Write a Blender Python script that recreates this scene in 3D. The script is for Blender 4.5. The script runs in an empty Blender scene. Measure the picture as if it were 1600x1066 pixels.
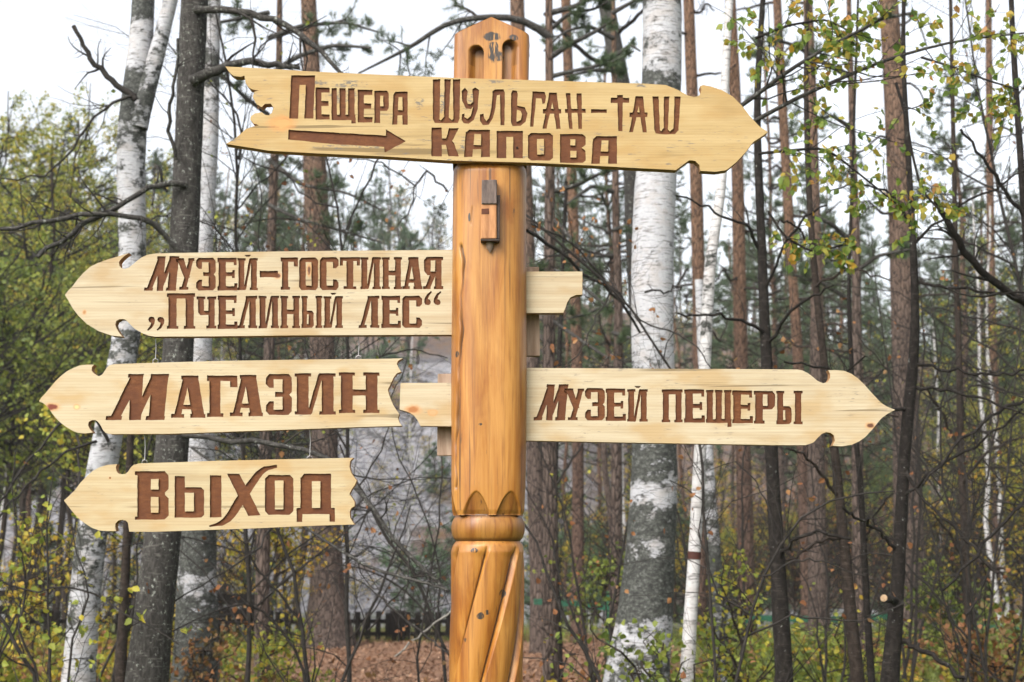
import bpy, math, random
import numpy as np
from mathutils import Vector
from mathutils.geometry import delaunay_2d_cdt

# ------------------------------------------------------------------ camera, sky, sun, exposure
S = bpy.context.scene
COL = S.collection
F = 2222.0            # focal length in photograph pixels (50 mm on a 36 mm sensor, 1600 px wide)
PITCH = math.atan((858 - 533) / F)
EYE = 1.6
cam_d = bpy.data.cameras.new('camera')
cam = bpy.data.objects.new('camera', cam_d); COL.objects.link(cam)
cam.location = (0, 0, EYE)
cam.rotation_euler = (math.pi / 2 + PITCH, 0, 0)
cam_d.lens = 50; cam_d.sensor_width = 36
cam_d.clip_start = 0.1; cam_d.clip_end = 2000
cam_d.dof.use_dof = True
cam_d.dof.focus_distance = 4.75
cam_d.dof.aperture_fstop = 5.0
S.camera = cam

W = bpy.data.worlds.new('World'); S.world = W; W.use_nodes = True
nt = W.node_tree; nt.nodes.clear()
wo = nt.nodes.new('ShaderNodeOutputWorld'); bg = nt.nodes.new('ShaderNodeBackground')
sky = nt.nodes.new('ShaderNodeTexSky'); sky.sky_type = 'NISHITA'; sky.sun_disc = False
SUN_EL, SUN_AZ = math.radians(42), math.radians(215)   # azimuth clockwise from +Y: behind the camera, to its left
sky.sun_elevation = SUN_EL; sky.sun_rotation = SUN_AZ
sky.air_density = 1.0; sky.dust_density = 6.0; sky.ozone_density = 1.0
hs = nt.nodes.new('ShaderNodeHueSaturation'); hs.inputs['Saturation'].default_value = 0.22   # overcast: cloud takes the blue out
hs.inputs['Value'].default_value = 2.9
# soft cloud sheet brightness variation
tc = nt.nodes.new('ShaderNodeTexCoord'); nz = nt.nodes.new('ShaderNodeTexNoise'); nz.inputs['Scale'].default_value = 2.2
nz.inputs['Detail'].default_value = 4
mr = nt.nodes.new('ShaderNodeMapRange'); mr.inputs['To Min'].default_value = 0.82; mr.inputs['To Max'].default_value = 1.15
mx = nt.nodes.new('ShaderNodeMix'); mx.data_type = 'RGBA'; mx.blend_type = 'MULTIPLY'; mx.inputs[0].default_value = 1
nt.links.new(tc.outputs['Generated'], nz.inputs['Vector']); nt.links.new(nz.outputs['Fac'], mr.inputs['Value'])
nt.links.new(sky.outputs[0], hs.inputs['Color']); nt.links.new(hs.outputs[0], mx.inputs[6]); nt.links.new(mr.outputs[0], mx.inputs[7])
nt.links.new(mx.outputs[2], bg.inputs['Color']); bg.inputs['Strength'].default_value = 0.15
nt.links.new(bg.outputs[0], wo.inputs['Surface'])

sd = bpy.data.lights.new('sun', 'SUN'); sd.energy = 0.8; sd.angle = math.radians(25); sd.color = (1.0, 0.95, 0.88)
sun = bpy.data.objects.new('sun', sd); COL.objects.link(sun)
sv = Vector((math.sin(SUN_AZ) * math.cos(SUN_EL), math.cos(SUN_AZ) * math.cos(SUN_EL), math.sin(SUN_EL)))
sun.rotation_euler = (-sv).to_track_quat('-Z', 'Y').to_euler()
sun.location = sv * 30
S.view_settings.view_transform = 'Standard'; S.view_settings.look = 'None'
S.view_settings.gamma = 1; S.view_settings.use_curve_mapping = False
S.view_settings.exposure = -0.1
S.render.engine = 'CYCLES'
S.cycles.max_bounces = 5; S.cycles.diffuse_bounces = 2; S.cycles.glossy_bounces = 2
S.cycles.transmission_bounces = 2; S.cycles.transparent_max_bounces = 4; S.cycles.volume_bounces = 1
S.cycles.use_denoising = True

# ------------------------------------------------------------------ helpers
CP, SP = math.cos(PITCH), math.sin(PITCH)
def at(px, py, Y):
    """world point that the photograph shows at pixel (px,py) and that stands Y metres in front of the camera"""
    a = (px - 800) / F; b = (533 - py) / F
    dy = CP - b * SP; dz = SP + b * CP
    return np.array([a * Y / dy, Y, EYE + dz * Y / dy])
def ppm(px, py, Y):                      # pixels per metre there
    b = (533 - py) / F
    return F * (CP - b * SP) / Y
def nn(v): return v / (np.linalg.norm(v, axis=-1, keepdims=True) + 1e-12)

def mesh_of(name, V, faces, mats, mi=None, smooth=False, attrs=None):
    """faces: list of (n,k) int arrays; mi: list of material index arrays or None"""
    me = bpy.data.meshes.new(name)
    V = np.asarray(V, dtype=np.float32)
    faces = [np.asarray(f, dtype=np.int32) for f in faces if len(f)]
    nl = sum(f.size for f in faces); npol = sum(len(f) for f in faces)
    me.vertices.add(len(V)); me.vertices.foreach_set('co', V.ravel())
    me.loops.add(nl); me.loops.foreach_set('vertex_index', np.concatenate([f.ravel() for f in faces]))
    me.polygons.add(npol)
    tot = np.concatenate([np.full(len(f), f.shape[1], np.int32) for f in faces])
    st = np.concatenate([[0], np.cumsum(tot)[:-1]]).astype(np.int32)
    me.polygons.foreach_set('loop_start', st)
    me.polygons.foreach_set('loop_total', tot)
    if not isinstance(mats, (list, tuple)): mats = [mats]
    for m in mats: me.materials.append(m)
    if mi is not None: me.polygons.foreach_set('material_index', np.asarray(mi, np.int32))
    me.polygons.foreach_set('use_smooth', np.full(npol, bool(smooth)))
    for k, a in (attrs or {}).items():
        at_ = me.attributes.new(k, 'FLOAT', 'POINT'); at_.data.foreach_set('value', np.asarray(a, np.float32))
    me.update(); me.validate(clean_customdata=False)
    return me
def tag(o, label=None, cat=None, group=None, kind=None):
    if label: o['label'] = label
    if cat: o['category'] = cat
    if group: o['group'] = group
    if kind: o['kind'] = kind
    return o
def thing(name, loc, label, cat, group=None):
    o = bpy.data.objects.new(name, None); o.empty_display_size = 0.2; COL.objects.link(o)
    o.location = tuple(float(c) for c in loc)
    return tag(o, label, cat, group)
def base_of(o):
    b = np.zeros(3)
    while o is not None: b = b + np.array(o.location); o = o.parent
    return b
def link(name, me, parent=None, **kw):
    o = bpy.data.objects.new(name, me); COL.objects.link(o)
    if parent is not None: o.parent = parent
    return tag(o, **kw) if kw else o
def part(name, V, faces, mats, parent, **kw):
    """mesh given in world coordinates, stored relative to its thing's base"""
    a = {k: kw.pop(k) for k in ('mi', 'smooth', 'attrs') if k in kw}
    V = np.asarray(V, float) - base_of(parent)
    return link(name, mesh_of(name, V, faces, mats, **a), parent, **kw)
def copy_thing(r, loc, rz=0, sc=1, label=None):
    n = r.copy(); COL.objects.link(n); n.location = loc; n.rotation_euler = (0, 0, rz); n.scale = (sc, sc, sc)
    if label: n['label'] = label
    for ch in r.children:
        c = ch.copy(); COL.objects.link(c); c.parent = n
        for g in ch.children:
            d = g.copy(); COL.objects.link(d); d.parent = c
    return n
def box(c0, c1):
    x0, y0, z0 = c0; x1, y1, z1 = c1
    V = np.array([[x0,y0,z0],[x1,y0,z0],[x1,y1,z0],[x0,y1,z0],[x0,y0,z1],[x1,y0,z1],[x1,y1,z1],[x0,y1,z1]], float)
    Q = np.array([[0,3,2,1],[4,5,6,7],[0,1,5,4],[1,2,6,5],[2,3,7,6],[3,0,4,7]])
    return V, Q
def bevbox(c0, c1, b=0.004, jit=0, seed=0):
    """box with chamfered edges, slightly uneven"""
    c0 = np.array(c0, float); c1 = np.array(c1, float)
    import bmesh
    bm = bmesh.new(); V, Q = box(c0, c1)
    vs = [bm.verts.new(v) for v in V]
    for q in Q: bm.faces.new([vs[i] for i in q])
    bmesh.ops.bevel(bm, geom=list(bm.edges), offset=b, segments=1, affect='EDGES')
    bmesh.ops.triangulate(bm, faces=bm.faces)
    bm.verts.index_update()
    V = np.array([v.co[:] for v in bm.verts]); T = np.array([[v.index for v in f.verts] for f in bm.faces])
    bm.free()
    if jit: V = V + np.random.RandomState(seed).normal(0, jit, V.shape)
    return V, T

def tubes(P, R, k=5, seed=None, cap=True):
    """P (T,n,3) centre lines, R (T,n) radii -> verts, quads, t(0..1), all joined"""
    P = np.asarray(P, float); R = np.asarray(R, float); T, n, _ = P.shape
    tg = np.empty_like(P); tg[:, 1:-1] = P[:, 2:] - P[:, :-2]; tg[:, 0] = P[:, 1] - P[:, 0]; tg[:, -1] = P[:, -1] - P[:, -2]
    tg = nn(tg)
    ref = np.where(np.abs(tg[:, :1, 2:3]) > 0.8, np.array([[[1., 0.13, 0]]]), np.array([[[0.1, 0.0, 1.]]]))
    u = nn(np.cross(tg, ref)); v = np.cross(tg, u)
    a = np.arange(k) / k * 2 * math.pi
    ring = u[:, :, None] * np.cos(a)[None, None, :, None] + v[:, :, None] * np.sin(a)[None, None, :, None]
    V = P[:, :, None] + ring * R[:, :, None, None]
    V = V.reshape(-1, 3)
    i = np.arange(n - 1)[:, None]; j = np.arange(k)[None, :]; j2 = (j + 1) % k
    q = np.stack([i * k + j, i * k + j2, (i + 1) * k + j2, (i + 1) * k + j], -1).reshape(-1, 4)
    Q = (q[None] + (np.arange(T) * n * k)[:, None, None]).reshape(-1, 4)
    return V, Q
def resample(P, n):
    P = np.asarray(P, float); d = np.r_[0, np.cumsum(np.linalg.norm(np.diff(P[:, :3], axis=0), axis=1))]
    t = np.linspace(0, d[-1], n)
    return np.stack([np.interp(t, d, P[:, i]) for i in range(P.shape[1])], 1)
def smooth_line(P, n):
    P = resample(P, n)
    for _ in range(max(1, n // 10)):
        P[1:-1] = 0.25 * P[:-2] + 0.5 * P[1:-1] + 0.25 * P[2:]
    return P

# ---- node materials
class NB:
    def __init__(s, name, rough=0.8, spec=0.3):
        s.m = bpy.data.materials.new(name); s.m.use_nodes = True; s.t = s.m.node_tree
        s.b = s.t.nodes['Principled BSDF']; s.b.inputs['Roughness'].default_value = rough
        s.b.inputs['Specular IOR Level'].default_value = spec
        s.tc = s.n('ShaderNodeTexCoord')
    def n(s, k, **kw):
        o = s.t.nodes.new(k)
        for a, v in kw.items(): setattr(o, a, v)
        return o
    def lk(s, a, b): s.t.links.new(a, b)
    def set(s, sock, v):
        if hasattr(v, 'links'): s.lk(v, sock)
        else:
            if isinstance(v, tuple) and len(v) == 3 and sock.type == 'RGBA': v = (*v, 1)
            sock.default_value = v
    def co(s, sc=(1, 1, 1), loc=(0, 0, 0), src='Object', rot=(0, 0, 0)):
        mp = s.n('ShaderNodeMapping'); s.lk(s.tc.outputs[src], mp.inputs[0])
        mp.inputs['Scale'].default_value = sc; mp.inputs['Location'].default_value = loc; mp.inputs['Rotation'].default_value = rot
        return mp.outputs[0]
    def noise(s, vec, scale=1, det=4, rough=0.55, dist=0):
        o = s.n('ShaderNodeTexNoise'); s.lk(vec, o.inputs['Vector']); o.inputs['Scale'].default_value = scale
        o.inputs['Detail'].default_value = det; o.inputs['Roughness'].default_value = rough; o.inputs['Distortion'].default_value = dist
        return o.outputs['Fac']
    def vor(s, vec, scale=1, feat='F1', out='Distance'):
        o = s.n('ShaderNodeTexVoronoi', feature=feat); s.lk(vec, o.inputs['Vector']); o.inputs['Scale'].default_value = scale
        return o.outputs[out]
    def wave(s, vec, scale=1, dist=2, det=3, dsc=1, bands='X'):
        o = s.n('ShaderNodeTexWave', bands_direction=bands); s.lk(vec, o.inputs['Vector']); o.inputs['Scale'].default_value = scale
        o.inputs['Distortion'].default_value = dist; o.inputs['Detail'].default_value = det; o.inputs['Detail Scale'].default_value = dsc
        return o.outputs['Fac']
    def ramp(s, fac, stops, interp='LINEAR'):
        o = s.n('ShaderNodeValToRGB'); s.lk(fac, o.inputs[0]); cr = o.color_ramp; cr.interpolation = interp
        while len(cr.elements) > 1: cr.elements.remove(cr.elements[-1])
        for i, (p, c) in enumerate(stops):
            e = cr.elements[0] if i == 0 else cr.elements.new(p)
            e.position = p; e.color = (*c, 1) if isinstance(c, tuple) else (c, c, c, 1)
        return o.outputs[0]
    def step(s, fac, a, b):
        o = s.n('ShaderNodeMapRange', interpolation_type='SMOOTHSTEP'); s.set(o.inputs[0], fac)
        o.inputs[1].default_value = a; o.inputs[2].default_value = b
        return o.outputs[0]
    def mth(s, op, a, b=0.0, c=None):
        o = s.n('ShaderNodeMath', operation=op); s.set(o.inputs[0], a); s.set(o.inputs[1], b)
        if c is not None: s.set(o.inputs[2], c)
        return o.outputs[0]
    def mix(s, f, a, b, mode='MIX'):
        o = s.n('ShaderNodeMix', data_type='RGBA', blend_type=mode); s.set(o.inputs[0], f); s.set(o.inputs[6], a); s.set(o.inputs[7], b)
        return o.outputs[2]
    def attr(s, name):
        o = s.n('ShaderNodeAttribute', attribute_name=name); return o.outputs['Fac']
    def island(s): return s.n('ShaderNodeNewGeometry').outputs['Random Per Island']
    def objrand(s): return s.n('ShaderNodeObjectInfo').outputs['Random']
    def color(s, c): s.set(s.b.inputs['Base Color'], c); return s
    def bump(s, h, strength=0.5, dist=0.01):
        o = s.n('ShaderNodeBump'); s.lk(h, o.inputs['Height']); o.inputs['Strength'].default_value = strength; o.inputs['Distance'].default_value = dist
        s.lk(o.outputs[0], s.b.inputs['Normal']); return s
    def dist_xz(s, x, z, ax, az):            # elliptical distance in the object's x-z plane, 1 at the edge
        sp = s.n('ShaderNodeSeparateXYZ'); s.lk(s.tc.outputs['Object'], sp.inputs[0])
        nzv = s.mth('MULTIPLY', s.mth('SUBTRACT', s.noise(s.co((1, 1, 1)), 60, 3), 0.5), 0.9)
        dx = s.mth('DIVIDE', s.mth('SUBTRACT', sp.outputs[0], x), ax); dz = s.mth('DIVIDE', s.mth('SUBTRACT', sp.outputs[2], z), az)
        d = s.mth('SQRT', s.mth('ADD', s.mth('MULTIPLY', dx, dx), s.mth('MULTIPLY', dz, dz)))
        return s.mth('ADD', d, nzv)
    def leafy(s, trans=0.35):                # add a translucent share
        tr = s.n('ShaderNodeBsdfTranslucent'); ms = s.n('ShaderNodeMixShader'); ms.inputs[0].default_value = trans
        src = s.b.inputs['Base Color'].links[0].from_socket
        s.lk(src, tr.inputs[0]); s.lk(s.b.outputs[0], ms.inputs[1]); s.lk(tr.outputs[0], ms.inputs[2])
        out = [n for n in s.t.nodes if n.type == 'OUTPUT_MATERIAL'][0]; s.lk(ms.outputs[0], out.inputs[0])
        return s

# ------------------------------------------------------------------ materials of the signpost
def board_mat(name, base, pale, warm, seed, knots=(), cracks=(), weather=0.0, flecks=()):
    N = NB(name, rough=0.62, spec=0.25)
    c = N.co((1.3, 1.3, 22), (seed, 0, seed * 2))
    fine = N.noise(N.co((4, 4, 160), (seed, 0, 0)), 1, 5, 0.6)
    broad = N.noise(c, 1.6, 5, 0.6, 0.6)
    blot = N.noise(N.co((1, 1, 2.2), (seed * 3, 0, 0)), 5, 3, 0.5)
    col = N.mix(N.step(broad, 0.3, 0.72), pale, base)
    col = N.mix(N.mth('MULTIPLY', N.step(blot, 0.48, 0.66), 0.8), col, warm)
    col = N.mix(N.mth('MULTIPLY', N.step(fine, 0.5, 0.75), 0.16), col, tuple(x * 0.62 for x in base))
    # grain rings as long faint brown lines
    g = N.wave(N.co((0.5, 0.5, 11), (seed, 0, seed)), 3, 3.5, 3, 1.3, 'Z')
    col = N.mix(N.mth('MULTIPLY', N.step(g, 0.86, 0.99), 0.2), col, tuple(x * 0.55 for x in warm))
    dl = N.noise(N.co((.9, 1, 34), (seed * 7, 3, seed)), 1, 4, .55, .5); dm = N.noise(N.co((2.2, 1, 5), (seed, 9, 1)), 1, 2)
    col = N.mix(N.mth('MULTIPLY', N.mth('MULTIPLY', N.step(dl, .60, .64), N.step(dm, .46, .58)), .7), col, tuple(x * .3 for x in warm))
    ds = N.noise(N.co((2.4, 1, 5), (seed * 2, 4, 9)), 1, 5, .6)
    col = N.mix(N.mth('MULTIPLY', N.step(ds, .52, .75), .38), col, tuple(x * .62 for x in base))
    # grey specks and scratches of weathering
    f2 = N.noise(N.co((9, 9, 60), (seed * 5, 1, 0)), 3, 6, 0.7)
    area = N.noise(N.co((3, 3, 6), (seed, 7, 2)), 2.2, 3)
    w = N.mth('MULTIPLY', N.step(f2, 0.60 - weather * 0.04, 0.66 - weather * .03), N.step(area, 0.52 - weather * 0.07, 0.60 - weather * .03))
    col = N.mix(N.mth('MULTIPLY', w, 0.55 + weather * 0.3), col, (0.12, 0.105, 0.09))
    if flecks:
        f3 = N.noise(N.co((26, 26, 75), (seed, 2, 5)), 1.6, 6, 0.75); m_ = None
        for (x, z, ax, az) in flecks:
            q = N.step(N.dist_xz(x, z, ax, az), 1.25, .55); m_ = q if m_ is None else N.mth('MAXIMUM', m_, q)
        col = N.mix(N.mth('MULTIPLY', N.mth('MULTIPLY', m_, N.step(f3, .50, .56)), .85), col, (.10, .095, .09))
    for (x, z, ax, az, kc) in knots:
        d = N.dist_xz(x, z, ax, az)
        col = N.mix(N.mth('MULTIPLY', N.step(d, 1.5, 0.75), 0.55), col, (0.45, 0.2, 0.06))
        col = N.mix(N.step(d, 0.95, 0.45), col, kc)
    N.color(col)
    N.bump(N.mth('ADD', N.mth('MULTIPLY', fine, 0.6), N.mth('MULTIPLY', f2, 0.3)), 0.25, 0.004)
    return N.m

def post_mat(name, knots=(), dark=1.0):
    N = NB(name, rough=0.42, spec=0.35)
    broad = N.mth('ADD', N.mth('MULTIPLY', N.mth('SUBTRACT', N.noise(N.co((11, 11, 1.1)), 1.5, 5, 0.62, 0.8), .5), 1.35), .5)
    fine = N.noise(N.co((70, 70, 2.2)), 1.4, 5, 0.65)
    blot = N.noise(N.co((3.5, 3.5, 1.6), (3, 1, 4)), 2, 4, 0.6, 0.5)
    col = N.ramp(broad, [(0.25, (0.39, 0.185, 0.040)), (0.45, (0.30, 0.120, 0.018)), (0.6, (0.225, 0.076, 0.010)), (0.8, (0.125, 0.036, 0.005))])
    col = N.mix(N.step(blot, 0.42, 0.66), col, N.mix(0.45, col, (0.42, 0.21, 0.050)))
    col = N.mix(N.mth('MULTIPLY', N.step(fine, 0.47, 0.72), 0.65), col, (0.15, 0.05, 0.010))
    sp = N.noise(N.co((26, 26, 5), (5, 5, 5)), 2.2, 5, 0.7)
    ar = N.noise(N.co((5, 5, 3), (1, 9, 5)), 1.7, 2)
    col = N.mix(N.mth('MULTIPLY', N.mth('MULTIPLY', N.step(sp, 0.62, 0.7), N.step(ar, 0.5, 0.64)), 0.75), col, (0.07, 0.04, 0.02))
    hair = N.noise(N.co((75, 75, .9), (2, 8, 1)), 1, 3, .5, .4); hairb = N.noise(N.co((6, 6, 2.5), (4, 4, 4)), 1, 2)
    col = N.mix(N.mth('MULTIPLY', N.mth('MULTIPLY', N.step(hair, .64, .68), N.step(hairb, .45, .6)), .85), col, (.07, .03, .012))
    # darkens cracks and carved recesses; shade at niche tops is painted into the colour
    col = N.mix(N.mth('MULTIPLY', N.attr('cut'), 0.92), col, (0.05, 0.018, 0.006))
    for (x, z, ax, az, kc) in knots:
        d = N.dist_xz(x, z, ax, az)
        stx = N.noise(N.co((120, 120, 20)), 1, 3)
        col = N.mix(N.mth('MULTIPLY', N.step(d, 1.15, 0.8), N.step(stx, 0.36, 0.5)), col, kc)
    if dark != 1.0: col = N.mix(1.0, col, (dark, dark, dark), 'MULTIPLY')
    N.color(col)
    N.b.inputs['Coat Weight'].default_value = 0.12; N.b.inputs['Coat Roughness'].default_value = 0.3
    N.bump(N.mth('ADD', N.mth('MULTIPLY', fine, 0.7), broad), 0.35, 0.004)
    return N.m

def simple(name, a, b, sc=(8, 8, 8), rough=0.8, bump=0.3, spec=0.3, metal=0):
    N = NB(name, rough=rough, spec=spec); n = N.noise(N.co(sc), 1, 5, 0.6)
    N.color(N.ramp(n, [(0.3, a), (0.7, b)])); N.bump(n, bump, 0.01); N.b.inputs['Metallic'].default_value = metal
    return N.m
M_letter = None
def letter_mat():
    N = NB('carved_brown_paint', rough=0.7, spec=0.2)
    n = N.noise(N.co((40, 40, 90)), 1, 5, 0.7); n2 = N.noise(N.co((9, 9, 9)), 1, 3)
    col = N.ramp(n, [(0.3, (0.078, 0.026, 0.008)), (0.55, (0.115, 0.040, 0.0125)), (0.8, (0.160, 0.062, 0.022))])
    col = N.mix(N.step(n2, 0.4, 0.7), col, N.mix(0.6, col, (0.075, 0.024, 0.010)))
    N.color(col); N.bump(n, 0.5, 0.003); return N.m
M_letter = letter_mat()
M_wear = simple('weathered_paint', (0.17, 0.13, 0.11), (0.30, 0.24, 0.19), (120, 20, 60), 0.9)
M_boardside = simple('board_edge_wood', (0.20, 0.10, 0.04), (0.34, 0.19, 0.08), (6, 30, 60), 0.8)
M_wire = simple('galvanised_wire', (0.22, 0.22, 0.22), (0.36, 0.35, 0.34), (30, 30, 30), 0.45, 0.1, 0.5, 0.8)
M_darkmetal = simple('dark_iron', (0.018, 0.012, 0.010), (0.05, 0.03, 0.02), (60, 60, 60), 0.6, 0.3, 0.5, 0.5)

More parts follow.
